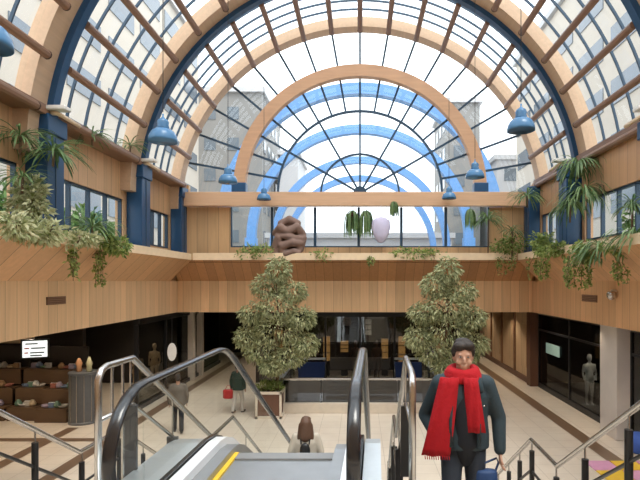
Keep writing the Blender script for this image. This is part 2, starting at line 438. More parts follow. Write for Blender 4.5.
# roof glazing, one window per bay
a0 = math.radians(7.8)
bays = [(-3, 1.8), (1.8, 6.4), (6.4, 11.0), (11.0, 15.6), (15.6, 19.15)]
wn = 0
for y0, y1 in bays:
    wn += 1
    n = 48; vs = []; fs = []
    for i in range(n+1):
        a = a0+(PI-2*a0)*i/n; vs += [(7.02*math.cos(a), y0, ZS+7.02*math.sin(a)), (7.02*math.cos(a), y1, ZS+7.02*math.sin(a))]
    for i in range(n): fs.append((2*i, 2*i+1, 2*i+3, 2*i+2))
    o = struct(MB().add(vs, fs).build('window_%d' % wn, M['glass'], smooth=True))
    b = MB(); nb = 5
    for j in range(1, nb):
        y = y0+(y1-.75-y0)*j/nb
        b.arc((0, ZS), 6.965, 7.03, y-.018, y+.018, a0, PI-a0, 64)
    b.build('glazing_bars', M['bar'], o)
# cornice rails where glass meets wall
for s, zz in ((-1, 8.02), (1, 8.12)):
    x = s*6.78
    o = MB().box(*sorted((x-s*.16, x+s*.3)), -3, 19.1, zz-.1, zz+.1).build('cornice_rail', M['purlin'])
    tag(o, 'long brown timber rail along the top of the %s boarded wall' % ('left' if s < 0 else 'right'), 'rail')

# ------------------------------------------------------------------ far gable
GC = 7.80
wn += 1
n = 64; vs = [(0, YE+.1, GC)]; fs = []
pts = [(6.95*math.cos(PI*i/n), ZS+6.95*math.sin(PI*i/n)) for i in range(n+1)]
pts = [(x, max(z, GC)) for x, z in pts]
vs += [(x, YE+.1, z) for x, z in pts]
fs = [(0, i+1, i+2) for i in range(n)]
gab = struct(MB().add(vs, fs).build('window_%d' % wn, M['glass']))
b = MB()
for k in range(0, 19):
    a = PI*k/18; ca, sa = math.cos(a), math.sin(a)
    dz = GC-ZS; r1 = -sa*dz + math.sqrt(max(0, (sa*dz)**2 + 6.95**2 - dz**2))
    r0 = 0 if k % 3 == 0 else 3.17
    b.bar((r0*ca, YE+.06, GC+r0*sa), (r1*ca, YE+.06, GC+r1*sa), .075, .09, (0,1,0))
b.arc((0, GC), 3.13, 3.21, YE+.01, YE+.11, 0, PI, 64).arc((0, GC), 1.47, 1.54, YE+.01, YE+.11, 0, PI, 48)
b.arc((0, GC), 0, .26, YE-.02, YE+.11, 0, PI, 20)
b.build('glazing_bars', M['bar'], gab)
tag(MB().arc((0, GC+.02), 4.38, 4.83, YE-.3, YE, 0.06, PI-.06, 80).build('timber_arch', M['arch2']),
    'smaller orange timber arch inside the far gable, standing on the cross beam', 'arch')
for s in (-1, 1):
    tag(MB().box(s*4.61-.27, s*4.61+.27, YE-.34, YE+.02, GC-.02, GC+.34).build('arch_shoe', M['blue'], bevel=.02),
        'dark blue steel shoe under the %s foot of the small orange gable arch' % ('left' if s < 0 else 'right'), 'bracket', 'gable arch shoes')
tag(MB().box(-6.75, 6.62, YE-.35, YE-.02, 7.25, 7.78).build('cross_beam', M['beam'], bevel=.015), 'orange timber cross beam spanning the far gable below the fan window', 'beam')
mx = [-5.0, -3.4, -1.74, -.05, 1.6, 3.32, 5.0]
for i in range(6):
    wn += 1
    o = struct(MB().box(mx[i]+.03, mx[i+1]-.03, YE+.1, YE+.112, 5.7, 7.25).build('window_%d' % wn, M['glass']))
    f = MB()
    for x in (mx[i], mx[i+1]): f.box(x+(.0 if x == mx[i] else -.05), x+(.05 if x == mx[i] else 0), YE+.02, YE+.14, 5.7, 7.25)
    f.box(mx[i]+.05, mx[i+1]-.05, YE+.02, YE+.14, 5.7, 5.75)
    f.build('window_frame', M['bar'], o)
# side strip windows
for s, X in ((-1, XL), (1, XR)):
    for y0, y1 in ((2.3, 5.8), (6.9, 10.4), (11.5, 15.0), (16.1, 18.6)):
        if y0 < 6: continue
        wn += 1
        o = struct(MB().box(*sorted((X+s*.1, X+s*.112)), y0-.05, y1, 5.6, 6.85).build('window_%d' % wn, M['glass']))
        f = MB(); nb = 4
        for j in range(nb+1):
            y = y0-.05+(y1-y0+.05)*j/nb; f.box(*sorted((X+s*.05, X+s*.16)), y-.03, y+.03, 5.6, 6.85)
        f.box(*sorted((X+s*.05, X+s*.16)), y0, y1, 6.79, 6.85).box(*sorted((X+s*.05, X+s*.16)), y0, y1, 5.6, 5.66)
        f.build('window_frame', M['bar'], o)
for y0, y1 in ((-1.8, 1.2), (2.25, 5.8)):
    for s, X in ((-1, XL), (1, XR)):
        wn += 1
        struct(MB().box(*sorted((X+s*.1, X+s*.112)), y0-.5, y1+.02, 5.6, 6.85).build('window_%d' % wn, M['glass']))

# ------------------------------------------------------------------ outside
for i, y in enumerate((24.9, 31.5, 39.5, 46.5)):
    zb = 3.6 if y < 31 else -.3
    t = thing('outdoor_arch', (0, y, zb), 'haze-paled blue steel arch outside beyond the gable, %s from the glass' % ORD[i], 'arch', 'blue arches outside')
    MB().arc((0, ZS), 6.55, 7.1, y-.25, y+.25, 0, PI, 80).build('rib', M['blueHaze'], t)
    for s in (-1, 1): MB().box(*sorted((s*6.5, s*7.2)), y-.3, y+.3, zb, ZS).build('leg', M['blueHaze'], t)
def building(name, label, x0, x1, y0, y1, h, mw, faces, fw=1.5, fh=1.3, px=3.0, pz=3.2, band=False):
    t = thing(name, ((x0+x1)/2, (y0+y1)/2, -.3), label, 'building', 'buildings around the glass roof')
    MB().box(x0, x1, y0, y1, -.3, h).build('walls', mw, t)
    MB().box(x0-.3, x1+.3, y0-.3, y1+.3, h, h+.5).build('roof', M['extwhite'], t)
    for fc in faces:
        if fc == 'S': A, B, C0 = x0, x1, y0
        elif fc == 'E': A, B, C0 = y0, y1, x1
        else: A, B, C0 = y0, y1, x0
        z = 5.2
        while z+fh < h-.5:
            if band: cells = [(A+.6, B-.6)]
            else:
                cells = []; q = A+.8
                while q+fw < B-.4: cells.append((q, q+fw)); q += px
            for q0, q1 in cells:
                mb = MB()
                if fc == 'S': mb.box(q0, q1, C0-.06, C0+.05, z, z+fh)
                elif fc == 'E': mb.box(C0-.05, C0+.06, q0, q1, z, z+fh)
                else: mb.box(C0-.06, C0+.05, q0, q1, z, z+fh)
                mb.build('window', M['extglass'], t)
            z += pz
    return t
building('apartment_building', 'cream apartment block outside the left slope of the glass roof', -26, -15.5, 8, 48, 27, M['ext'], 'E', fw=3.4, fh=1.5, px=4.4)
building('apartment_building', 'cream apartment block outside the right slope of the glass roof', 15, 26, 8, 48, 25, M['ext'], 'W', fw=3.4, fh=1.5, px=4.4)
building('office_building', 'grey stone building beyond the gable, on the left', -17, -10.2, 52, 64, 24, M['extgrey'], 'SE', fw=1.2, px=2.4)
building('office_building', 'slim white building beyond the gable, on the left', -9.3, -7.2, 58, 66, 19, M['extwhite'], 'S', fw=1.0, px=2.0)
building('office_building', 'grey building beyond the gable, on the right', 9.5, 13.2, 55, 64, 24, M['extgrey'], 'SW', fw=1.2, px=2.4)
building('office_building', 'white building beyond the gable, on the far right', 14.2, 19.5, 52, 64, 17, M['extwhite'], 'S')
building('low_wing', 'low white wing outside behind the gable window band', -9, 9, 49, 51, 8.6, M['extwhite'], '', band=True)

# ------------------------------------------------------------------ plants
def leaf(mb, p, d, L, w, fold=.25, rnd=R):
    d = d.normalized(); x = d.cross(Vector((rnd.uniform(-1,1), rnd.uniform(-1,1), rnd.uniform(.2,1))))
    if x.length < .05: x = d.cross(Vector((1,0,0)))
    x.normalize(); nrm = x.cross(d)
    a = p; b = p+d*L*.45+x*w/2+nrm*w*fold; c = p+d*L; e = p+d*L*.45-x*w/2+nrm*w*fold; mid = p+d*L*.5
    mb.add([a, b, mid, e, c], [(0,1,2), (0,2,3), (1,4,2), (2,4,3)])
def foliage(blobs, n, L, w, droop=.3, rnd=R):
    mb = MB()
    for _ in range(n):
        c, r = rnd.choice(blobs)
        v = Vector((rnd.gauss(0,1), rnd.gauss(0,1), rnd.gauss(0,1))).normalized()
        q = rnd.uniform(.35, 1)**.6
        p = Vector(c)+Vector((v.x*r[0], v.y*r[1], v.z*r[2]))*q
        d = v+Vector((rnd.uniform(-.8,.8), rnd.uniform(-.8,.8), rnd.uniform(-.8,.5)-droop))
        leaf(mb, p, d, L*rnd.uniform(.7,1.3), w*rnd.uniform(.7,1.2), rnd=rnd)
    return mb
def straps(c, n, L, w, rnd=R, droop=1.0, up=.9, seg=5):
    mb = MB()
    for i in range(n):
        az = 2*PI*i/n*2.4+rnd.uniform(-.3,.3); el = rnd.uniform(-.1, up)
        d = Vector((math.cos(az)*math.cos(el), math.sin(az)*math.cos(el), math.sin(el)))
        x = Vector((-math.sin(az), math.cos(az), 0)); p = Vector(c); l = L*rnd.uniform(.7,1.15)/seg
        rows = []
        for k in range(seg+1):
            ww = w*math.sin(PI*(.12+.88*(1-k/seg)))**.6*.5 if k < seg else .002
            rows.append((p-x*ww, p+x*ww)); p = p+d*l; d = (d+Vector((0,0,-droop*.32))).normalized()
        vs = [q for r_ in rows for q in r_]
        mb.add(vs, [(2*k, 2*k+1, 2*k+3, 2*k+2) for k in range(seg)])
    return mb
def clamp(mb, gable=True):
    mb.v = [(min(max(v[0], XL+.03), XR-.03), min(v[1], YE-.36) if gable else v[1], v[2]) for v in mb.v]; return mb
def tree(x, y, label):
    t = thing('ficus_tree', (x, y, .86), label, 'tree', 'indoor ficus trees')
    rnd = random.Random(int(x*10)+5)
    tr = MB().tube([(x,y,.86),(x+.03,y,1.5),(x-.04,y,2.2),(x+.05,y+.02,3.1),(x,y,4.3)], .05, 8, rs=[.06,.05,.045,.035,.015])
    for _ in range(14):
        z = rnd.uniform(1.9, 4.0); az = rnd.uniform(0, 2*PI); l = rnd.uniform(.5, .95)
        tr.tube([(x,y,z),(x+math.cos(az)*l*.5,y+math.sin(az)*l*.5,z+.3),(x+math.cos(az)*l,y+math.sin(az)*l,z+.45)], .015, 5, rs=[.02,.014,.006])
    tr.build('trunk', M['bark'], t, smooth=True)
    bl = [((x+.05,y,4.75),(.42,.5,.45)), ((x-.35,y+.1,4.25),(.5,.5,.4)), ((x+.5,y,4.05),(.5,.5,.35)), ((x,y-.2,3.6),(.7,.7,.5)), ((x-.75,y,3.35),(.5,.6,.35)),
          ((x+.8,y,3.2),(.5,.6,.38)), ((x,y,2.8),(.8,.8,.5)), ((x-.95,y,2.55),(.42,.6,.42)), ((x+.95,y,2.35),(.45,.6,.38)), ((x-.45,y,2.1),(.6,.6,.4)), ((x+.4,y-.1,1.95),(.6,.6,.35)), ((x-.1,y-.2,1.65),(.4,.5,.25))]
    foliage(bl, 6800, .15, .06, .8, rnd).build('foliage', M['leafT'], t, fix=False)
    return t
def planter(x, y, label):
    t = thing('planter_box', (x, y, 0), label, 'planter', 'square tree planters')
    w, h = .42, .86
    MB().box(x-w+.05, x+w-.05, y-w+.05, y+w-.05, .06, h-.06).build('panels', M['brownpanel'], t)
    f = MB()
    for sx in (-1, 1):
        for sy in (-1, 1): f.box(*sorted((x+sx*w, x+sx*(w-.07))), *sorted((y+sy*w, y+sy*(w-.07))), 0, h)
    for z0, z1 in ((0, .08), (h-.08, h)):
        f.box(x-w, x+w, y-w, y-w+.06, z0, z1).box(x-w, x+w, y+w-.06, y+w, z0, z1).box(x-w, x-w+.06, y-w, y+w, z0, z1).box(x+w-.06, x+w, y-w, y+w, z0, z1)
    f.build('frame', M['stone'], t)
    MB().box(x-w+.06, x+w-.06, y-w+.06, y+w-.06, h-.12, h-.03).build('soil', M['soil'], t)
    foliage([((x-.2,y-.1,h+.07),(.24,.22,.17)), ((x+.18,y-.12,h+.06),(.22,.2,.15)), ((x,y+.15,h+.06),(.3,.2,.15))], 420, .16, .035, -.9).build('ground_cover', M['leafI'], t, fix=False)
for x, nm in ((-2.92, 'left'), (3.02, 'right')):
    planter(x, 16.35, 'brown panelled square planter with a cream frame at the %s corner of the floor well' % nm)
tree(-2.72, 16.35, 'pale green ficus tree in the planter left of the floor well')
tree(2.62+.2, 16.35, 'pale green ficus tree right of the floor well, behind the man in the scarf')

def px(x, y, d):        # where a photographed point stands at depth d
    return ((x-360)*d/500, d, EYE+(281-y)*d/500)
PL = 'leafy plants along the galleries'
def bush(p, r, n, label, m='leafV', L=.15, w=.07, name='leafy_shrub'):
    t = thing(name, (p[0], p[1], p[2]-r[2]*.6), label, 'plant', PL)
    bl = [((p[0]+R.uniform(-.5,.5)*r[0], p[1]+R.uniform(-.5,.5)*r[1], p[2]+R.uniform(-.4,.4)*r[2]), (r[0]*.6, r[1]*.6, r[2]*.6)) for _ in range(6)]
    clamp(foliage(bl, n, L, w)).build('leaves', M[m], t, fix=False)
    st = MB()
    for _ in range(6):
        st.tube([(p[0], p[1], p[2]-r[2]*.6), (p[0]+R.uniform(-.4,.4)*r[0], p[1]+R.uniform(-.4,.4)*r[1], p[2]+r[2]*.4)], .01, 5)
    st.build('stems', M['bark'], t)
def yucca(p, L, n, label, stem=0, w=.05, droop=1.0, up=.9, name='yucca'):
    t = thing(name, (p[0], p[1], p[2]-stem), label, 'plant', PL)
    clamp(straps(p, int(n*1.9), L*1.05, w*.68, droop=droop, up=up)).build('leaves', M['leafD'], t, fix=False)
    MB().tube([(p[0], p[1], p[2]-max(stem, .08)), (p[0]+.01, p[1], p[2]+.03)], .025, 7).build('stem', M['bark'], t, smooth=True)
def trail(p, h, r, n, label, m='leafI'):
    t = thing('trailing_ivy', (p[0], p[1], p[2]-h), label, 'plant', PL)
    mb = MB(); st = MB()
    for s_ in range(5):
        ox = R.uniform(-r, r); oy = R.uniform(-r, r); hh = h*R.uniform(.6, 1)
        st.tube([(p[0]+ox*.4, p[1]+oy*.4, p[2]), (p[0]+ox, p[1]+oy, p[2]-hh*.5), (p[0]+ox, p[1]+oy, p[2]-hh)], .006, 4)
        for _ in range(n//5):
            q = R.random(); pp = Vector((p[0]+ox+R.uniform(-.06,.06), p[1]+oy+R.uniform(-.06,.06), p[2]-hh*q))
            leaf(mb, pp, Vector((R.uniform(-1,1), R.uniform(-1,1), R.uniform(-1.2,.3))), R.uniform(.07,.12), .06)
    clamp(mb).build('leaves', M[m], t, fix=False); st.build('stems', M['bark'], t)
# left gallery
yucca(px(20, 137, 9.9), .75, 34, 'spiky yucca on the left wall ledge, left of the nearest navy column', .35)
yucca(px(22, 178, 9.6), .6, 26, 'spiky plant lower on the left wall, just above the variegated shrub', .3)
yucca(px(53, 152, 10.3), .85, 40, 'large yucca hanging in front of the nearest navy column on the left', .3, w=.06)
yucca(px(92, 137, 12.4), .6, 28, 'small yucca below the left cornice rail, over the boarded wall', .25)
yucca(px(130, 146, 14.6), .6, 26, 'small yucca beside the second navy column on the left', .25)
yucca(px(92, 228, 11.3), .8, 40, 'dark spiky yucca in the left planter trough under the strip window', .3, w=.06)
bush(px(30, 207, 9.9), (.5, .35, .6), 900, 'tall pale variegated shrub in the left planter trough', L=.14)
bush(px(12, 226, 8.9), (.45, .35, .3), 520, 'low pale variegated shrub at the left edge of the view', L=.14)
bush(px(48, 231, 9.6), (.5, .35, .25), 520, 'low variegated shrub at the foot of the nearest left navy column', L=.14)
bush(px(78, 240, 10.6), (.4, .25, .18), 260, 'small low shrub left of the dark yucca in the left trough', L=.12)
bush(px(113, 246, 12.0), (.45, .35, .3), 420, 'yellow green bushy plant in the left trough beyond the dark yucca', 'leafI', L=.12)
trail(px(73, 248, 10.75), .75, .08, 130, 'thin ivy strand trailing over the left sloped fascia, nearer one')
trail(px(101, 250, 12.0), .9, .12, 170, 'thicker ivy strand trailing over the left sloped fascia, farther one')
bush(px(258, 252, 18.5), (.75, .3, .3), 420, 'yellow green plant on the end trough left of the clay sculpture', 'leafI', L=.12)
bush(px(322, 256, 18.45), (.5, .25, .25), 220, 'small plant on the end trough right of the clay sculpture', 'leafI', L=.11)
trail(px(370, 256, 18.3), .5, .1, 60, 'short ivy strand over the middle of the end fascia')
bush(px(425, 254, 18.5), (1.6, .3, .25), 700, 'wide yellow green plant on the end trough above the right ficus', 'leafI', L=.12)
# end window hanging plants
def hanging(p, h, label):
    t = thing('hanging_plant', (p[0], p[1], p[2]-h), label, 'plant', 'hanging plants in the gable window')
    MB().tube([(p[0], p[1], 7.25), (p[0], p[1], p[2])], .006, 5).build('cord', M['black'], t)
    MB().lathe([(.001,-.14),(.08,-.13),(.11,0),(.1,0),(.001,-.02)], p, 14).build('pot', M['brownpanel'], t)
    straps((p[0], p[1], p[2]), 90, h*1.45, .040, droop=3.6, up=1.1, seg=9).build('leaves', M['leafD'], t, fix=False)
hanging(px(352, 213, 19.05), .75, 'hanging fern in the gable window, left one of the close pair')
hanging(px(366, 213, 19.05), .75, 'hanging fern in the gable window, right one of the close pair')
hanging(px(394, 203, 18.9), .42, 'small hanging plant under the cross beam, right of the close pair of ferns')
hanging(px(470, 211, 18.9), .55, 'hanging plant under the right end of the cross beam')
yucca(px(488, 220, 18.8), .9, 44, 'drooping dark plant on the end trough at the right edge of the gable window', 1.42, w=.06)
yucca(px(512, 232, 18.2), .7, 30, 'drooping plant in the far right corner of the troughs', 1.02)
yucca(px(527, 196, 17.6), .8, 34, 'dark yucca high on the right wall by the end of the cross beam', .4, w=.06)
bush(px(541, 246, 15.6), (.45, .35, .45), 520, 'yellow green bushy plant in the right trough near the far corner', 'leafI', L=.12)
trail(px(538, 256, 16.4), .8, .25, 170, 'ivy trailing over the right fascia near the far corner')
bush(px(512, 243, 18.3), (.7, .35, .45), 520, 'green shrub in the far right corner where the end trough meets the right trough', 'leafI', L=.13)
trail(px(505, 257, 18.3), .7, .3, 150, 'ivy trailing over the end fascia near its right corner')
trail(px(545, 258, 14.9), .8, .2, 170, 'ivy trailing over the right fascia below the yellow green bushy plant')
bush(px(556, 250, 14.3), (.45, .3, .25), 420, 'low leafy plant in the right trough before the navy column', 'leafI', L=.12)
# right
yucca(px(578, 165, 14.3), .95, 44, 'big drooping yucca at the top of the right navy column', .4, w=.065, droop=1.5)
yucca(px(584, 192, 13.9), 1.0, 44, 'big drooping yucca halfway up the right navy column', .5, w=.065, droop=1.6)
yucca(px(570, 205, 14.2), .8, 34, 'drooping plant left of the right navy column, below the two big yuccas', .5, w=.06, droop=1.6)
yucca(px(601, 249, 12.1), .95, 46, 'dark yucca drooping over the right trough below the strip window', .2, w=.065, droop=1.5)
yucca(px(636, 237, 10.8), .9, 44, 'dark yucca drooping over the right trough at the right edge of the view', .2, w=.065, droop=1.5)
yucca(px(632, 205, 11.2), .6, 28, 'spiky plant in front of the right strip window at the edge of the view', .55)
bush(px(585, 250, 12.8), (.5, .3, .25), 420, 'low leafy plant in the right trough beside the drooping yucca', 'leafI', L=.12)
bush(px(620, 247, 11.4), (.4, .3, .22), 320, 'low leafy plant in the right trough between the two drooping yuccas', 'leafI', L=.12)
trail(px(571, 256, 13.0), .9, .16, 200, 'ivy trailing over the right fascia, left of the drooping yucca')
trail(px(586, 258, 12.6), .95, .16, 200, 'ivy trailing over the right fascia just beside the drooping yucca')
trail(px(618, 262, 11.4), .55, .16, 110, 'short ivy trailing over the right fascia at the edge of the view')
# outdoor trees seen through the strip windows
def outtree(x, y, h, r, label):
    t = thing('garden_tree', (x, y, 3.6), label, 'tree', 'garden trees outside')
    MB().tube([(x,y,3.6),(x,y,h-r)], .15, 8).build('trunk', M['bark'], t)
    bl = [((x+R.uniform(-.6,.6)*r, y+R.uniform(-.6,.6)*r, h-r+R.uniform(-.5,.5)*r), (r*.7,)*3) for _ in range(7)]
    foliage(bl, 2600, .34, .2).build('crown', M['leafO'], t, fix=False)
outtree(-10.5, 15.5, 7.3, 1.6, 'green garden tree outside the left strip window')
outtree(-11.5, 20.5, 7.6, 1.7, 'green garden tree outside the far left strip window')
outtree(10.5, 15.5, 7.2, 1.6, 'green garden tree outside the right strip window')

# ------------------------------------------------------------------ sculpture and cloth in the gable
sx, sy, sz = px(289, 240, 18.62)[0], 18.75, 5.2
t = thing('clay_sculpture', (sx, sy, sz), 'brown clay sculpture of intertwined rounded limbs on the end trough', 'sculpture')
b = MB()
def limb(pts, r): 
    for p, q in zip(pts, pts[1:]): cone(b, (sx+p[0], sy+p[1], sz+p[2]), r, (sx+q[0], sy+q[1], sz+q[2]), r*.92, 12)
b.ell((sx, sy+.12, sz+.75), .48, .3, .62)
limb([(-.45,-.05,.02),(-.5,-.1,.45),(-.38,-.22,.8)], .17); limb([(-.2,-.1,.05),(-.22,-.28,.5),(.15,-.32,.62),(.42,-.2,.6)], .155)
limb([(-.5,0,1.0),(-.3,-.25,1.18),(-.02,-.28,1.02)], .155); limb([(.02,-.28,1.05),(.3,-.25,1.2),(.5,-.05,.95)], .155)
limb([(.15,0,.15),(.4,-.1,.4),(.52,-.08,.8)], .16); limb([(-.3,0,1.35),(0,-.05,1.5),(.3,0,1.36)], .15)
limb([(-.42,-.2,.86),(0,-.35,.84),(.45,-.2,.78)], .11); limb([(-.1,-.3,.2),(.2,-.3,.3),(.35,-.25,.25)], .12)
blob(b, 'knotted_form', M['clay'], None, .03, 3); k = bpy.data.objects['knotted_form']
for v in k.data.vertices: v.co -= Vector((sx, sy, sz))
k.parent = t
cx, cy, cz = px(381, 230, 18.9)
b = MB().lathe([(.02,-.5),(.12,-.46),(.28,-.2),(.36,.1),(.33,.35),(.18,.47),(.02,.5)], (cx,cy,cz), 20, 1, .45)
b.tube([(cx,cy,cz+.45),(cx,cy,7.25)], .006, 5)
tag(b.build('lilac_cloth', M['lilac'], smooth=True), 'pale lilac cloth bundle hanging in the gable window right of the ferns', 'decoration')

# ------------------------------------------------------------------ pendant lamps
def pendant():
    t = thing('pendant_lamp', (0,0,0), 'x', 'lamp', 'blue dome pendant lamps')
    MB().lathe([(.30,0),(.30,.05),(.285,.12),(.24,.21),(.17,.265),(.12,.28),(.12,.27),(.16,.25),(.22,.2),(.265,.11),(.28,.05),(.28,0)], (0,0,0), 28).build('lamp_shade', M['lampblue'], t, smooth=True)
    MB().lathe([(.13,.27),(.135,.30),(.115,.36),(.125,.42),(.10,.47),(.05,.50),(.02,.54),(.02,.6)], (0,0,0), 20).build('lamp_cap', M['lampblue'], t, smooth=True)
    MB().lathe([(.001,.10),(.05,.11),(.06,.16),(.04,.24),(.001,.25)], (0,0,0), 12).build('bulb', M['white'], t, smooth=True)
    MB().lathe([(.275,.012),(.29,.012),(.29,.03),(.275,.03)], (0,0,0), 28).build('rim', M['dkgrey'], t)
    MB().tube([(0,0,.58),(0,0,5.6)], .009, 6).build('cable', M['black'], t)
    return t
P0 = pendant(); P0.scale = (.87,)*3
lamps = [(px(-16, 46, 5.2), 'leftmost blue dome pendant lamp, cut by the top left of the view'),
    (px(163, 142, 9.3), 'large blue dome pendant lamp left of the hall, before the second navy arch'),
    (px(521, 131, 9.6), 'large blue dome pendant lamp on the right, before the second navy arch'),
    (px(228, 183, 14.0), 'middle sized blue dome pendant lamp left, beside the foot of the small gable arch'),
    (px(475, 178, 14.0), 'middle sized blue dome pendant lamp right, beside the foot of the small gable arch'),
    (px(264, 200, 18.6), 'smallest blue dome pendant lamp left, overlapping the cross beam'),
    (px(449, 199, 18.6), 'smallest blue dome pendant lamp right, overlapping the cross beam')]
for i, (p, lab) in enumerate(lamps):
    if i == 0: P0.location = p; P0['label'] = lab; o = P0
    else: o = dup(P0, p, lab)
    # cable reaches the purlins
    xx = abs(p[0]); top = ZS+math.sqrt(6.9**2-xx**2)
    for c_ in o.children:
        if c_.name.startswith('cable'): c_.scale.z = (top-p[2]-.05)/(6.18*.87)

# ------------------------------------------------------------------ escalator and stairs (turned 1.8 degrees)
K = .032
def P(x, d, z): return (x+K*d, d, EYE+z)
def shear(mb):
    mb.v = [(v[0]+K*v[1], v[1], v[2]) for v in mb.v]; return mb
TA = math.tan(math.radians(30))
def rel(z): return EYE+z
esc = thing('escalator', (-.83+.1, 5, 2.8), 'escalator going down with black handrails and glass balustrades, centre foreground', 'escalator')
E0, E1 = 4.75, 4.75+2.8/TA      # slope from / to
def lane(y, h, E0=4.75):                 # height of a line h above the step line
    if y < E0: return 2.8+h
    return max(2.8-(y-E0)*TA, 0)+h
def hpath(h=.93, r=.40):
    pts = []
    yc = 3.28
    for i in range(0, 13):
        a = -PI/2-PI*i/12      # newel half circle at the camera end
        pts.append((yc+r*math.cos(a)*1.05, 2.8+h-r+r*math.sin(a)))
    y = yc+.15
    while y < E1+.9:
        # rounded transitions
        zz = sum(lane(y+k*.12, h, 5.1) for k in (-2,-1,0,1,2))/5
        pts.append((y, zz)); y += .15
    y2 = E1+1.0
    for i in range(0, 13):
        a = PI/2-PI*i/12
        pts.append((y2+r*math.cos(a), h-r+r*math.sin(a)))
    return pts
hp = hpath()
for x in (-1.53, -.13):
    mb = shear(MB().tube([(x, y, z) for y, z in hp], .023, 12, sx=1.8)); o = mb.build('handrail', M['rubber'], esc, smooth=True)
    # newel guide and glass
    vs = []; fs = []
    for y, z in hp[12:-12]: vs += [(x, y, z-.04), (x, y, lane(y, .17))]
    for i in range(len(vs)//2-1): fs.append((2*i, 2*i+1, 2*i+3, 2*i+2))
    nn = [(x, y, max(z, 2.97)) for y, z in hp[:13]]
    o2 = len(vs); vs += nn+[(x, 3.32, 2.97)]; fs += [(o2+13, o2+i, o2+i+1) for i in range(12)]
    shear(MB().add(vs, fs)).build('glass_panel', M['balglass'], esc)
    ins = -1 if x > -.5 else 1
    # decks: outer, inner, channel line
    def strip(x0, x1, h0, h1, y0=2.3, y1=E1+1.3):
        mb = MB(); ys = [y0]; q = y0
        while q < y1: q += .2; ys.append(min(q, y1))
        vs = []; fs = []
        for y in ys:
            z = sum(lane(y+k*.1, 0) for k in (-2,-1,0,1,2))/5
            vs += [(x0,y,z+h0),(x1,y,z+h0),(x1,y,z+h1),(x0,y,z+h1)]
        for i in range(len(ys)-1):
            for k in range(4):
                a = i*4+k; b_ = i*4+(k+1)%4; fs.append((a, a+4, b_+4, b_))
        n_ = (len(ys)-1)*4
        return shear(mb.add(vs, fs+[(0,1,2,3),(n_+3,n_+2,n_+1,n_)]))
    strip(*sorted((x-ins*.34 if ins > 0 else x-ins*.17, x-ins*.03)), -.25, .14).build('outer_deck', M['deck'], esc)
    strip(*sorted((x+ins*.03, x+ins*.13)), -.25, .16).build('inner_deck', M['deckw'], esc)
    strip(x-.018, x+.018, .0, .18).build('glass_channel', M['rubber'], esc)
    strip(*sorted((x+ins*.13, x+ins*.24)), -.25, .09).build('skirt', M['comb'], esc)
shear(MB().box(-1.29, -.37, 2.0, 4.42, 2.72, 2.815)).build('floor_plate', M['comb'], esc)
shear(MB().box(-1.29, -.37, 4.42, 4.57, 2.76, 2.83)).build('comb_plate', M['midgrey'], esc)
shear(MB().box(-1.288, -1.25, 3.4, 4.57, 2.815, 2.836)).build('safety_line', M['yellow'], esc)
i = 0; y = 4.57
while y < E1+.3:
    z = lane(y+.2, 0, 4.45)
    mb = MB().box(-1.28, -.38, y, y+.40, z-.24, z)
    o = shear(mb).build('step', M['comb'], esc)
    for xa, xb in ((-1.28, -1.25), (-.41, -.38)): shear(MB().box(xa, xb, y+.01, y+.40, z, z+.006)).build('step_edge_line', M['yellow'], o)
    y += .405; i += 1
tr = []
for yy in (2.0, E0, E1, E1+1.4): tr.append((yy, lane(yy, -.24)))
tr = tr+[(E1+1.4, -.0), (E1-.2, -.0), (E0-.2, 2.0), (2.0, 2.0)]
tr[2] = (E1, .0); 
shear(MB().prism([(2.0,2.52),(E0,2.52),(E1,.02),(E1-1.2,.02),(E0-.3,1.9),(2.0,1.9)], -1.62, -.02)).build('truss', M['midgrey'], esc)

FL1, FL2 = 1.88, 2.40      # runs of the two flights
def stair(x0, x1, f, label):
    t = thing('staircase', ((x0+x1)/2+.2, f+2, 0), label, 'stairs', 'stairs beside the escalator')
    for k in range(1, 9):
        y = f+.235*(k-1); shear(MB().box(x0, x1, y, y+.26, 2.8-.15*k-.15, 2.8-.15*k)).build('step', M['stone'], t)
    shear(MB().box(x0, x1, f+FL1, f+FL1+.95, 1.4, 1.6)).build('half_landing', M['stone'], t)
    for k in range(1, 10):
        y = f+FL1+.9+.25*(k-1); shear(MB().box(x0, x1, y, y+.28, 1.6-.16*k-.16, 1.6-.16*k)).build('step', M['stone'], t)
    for x in (x0-.04, x1+.04):
        shear(MB().prism([(f-.05,2.82),(f-.05,2.4),(f+1.7,1.25),(f+FL1+.8,1.25),(f+FL1+2.7,0),(f+FL1+3.3,0),(f+FL1+.95,1.68),(f+FL1+.05,1.68)], x-.04, x+.04)).build('stringer', M['pillar'], t)
RF, LF = 3.2, 3.62
stair(.36, 1.78, RF, 'cream stone staircase right of the escalator, where the man in the scarf climbs')
stair(-3.2, -2.02, LF, 'cream stone staircase left of the escalator')
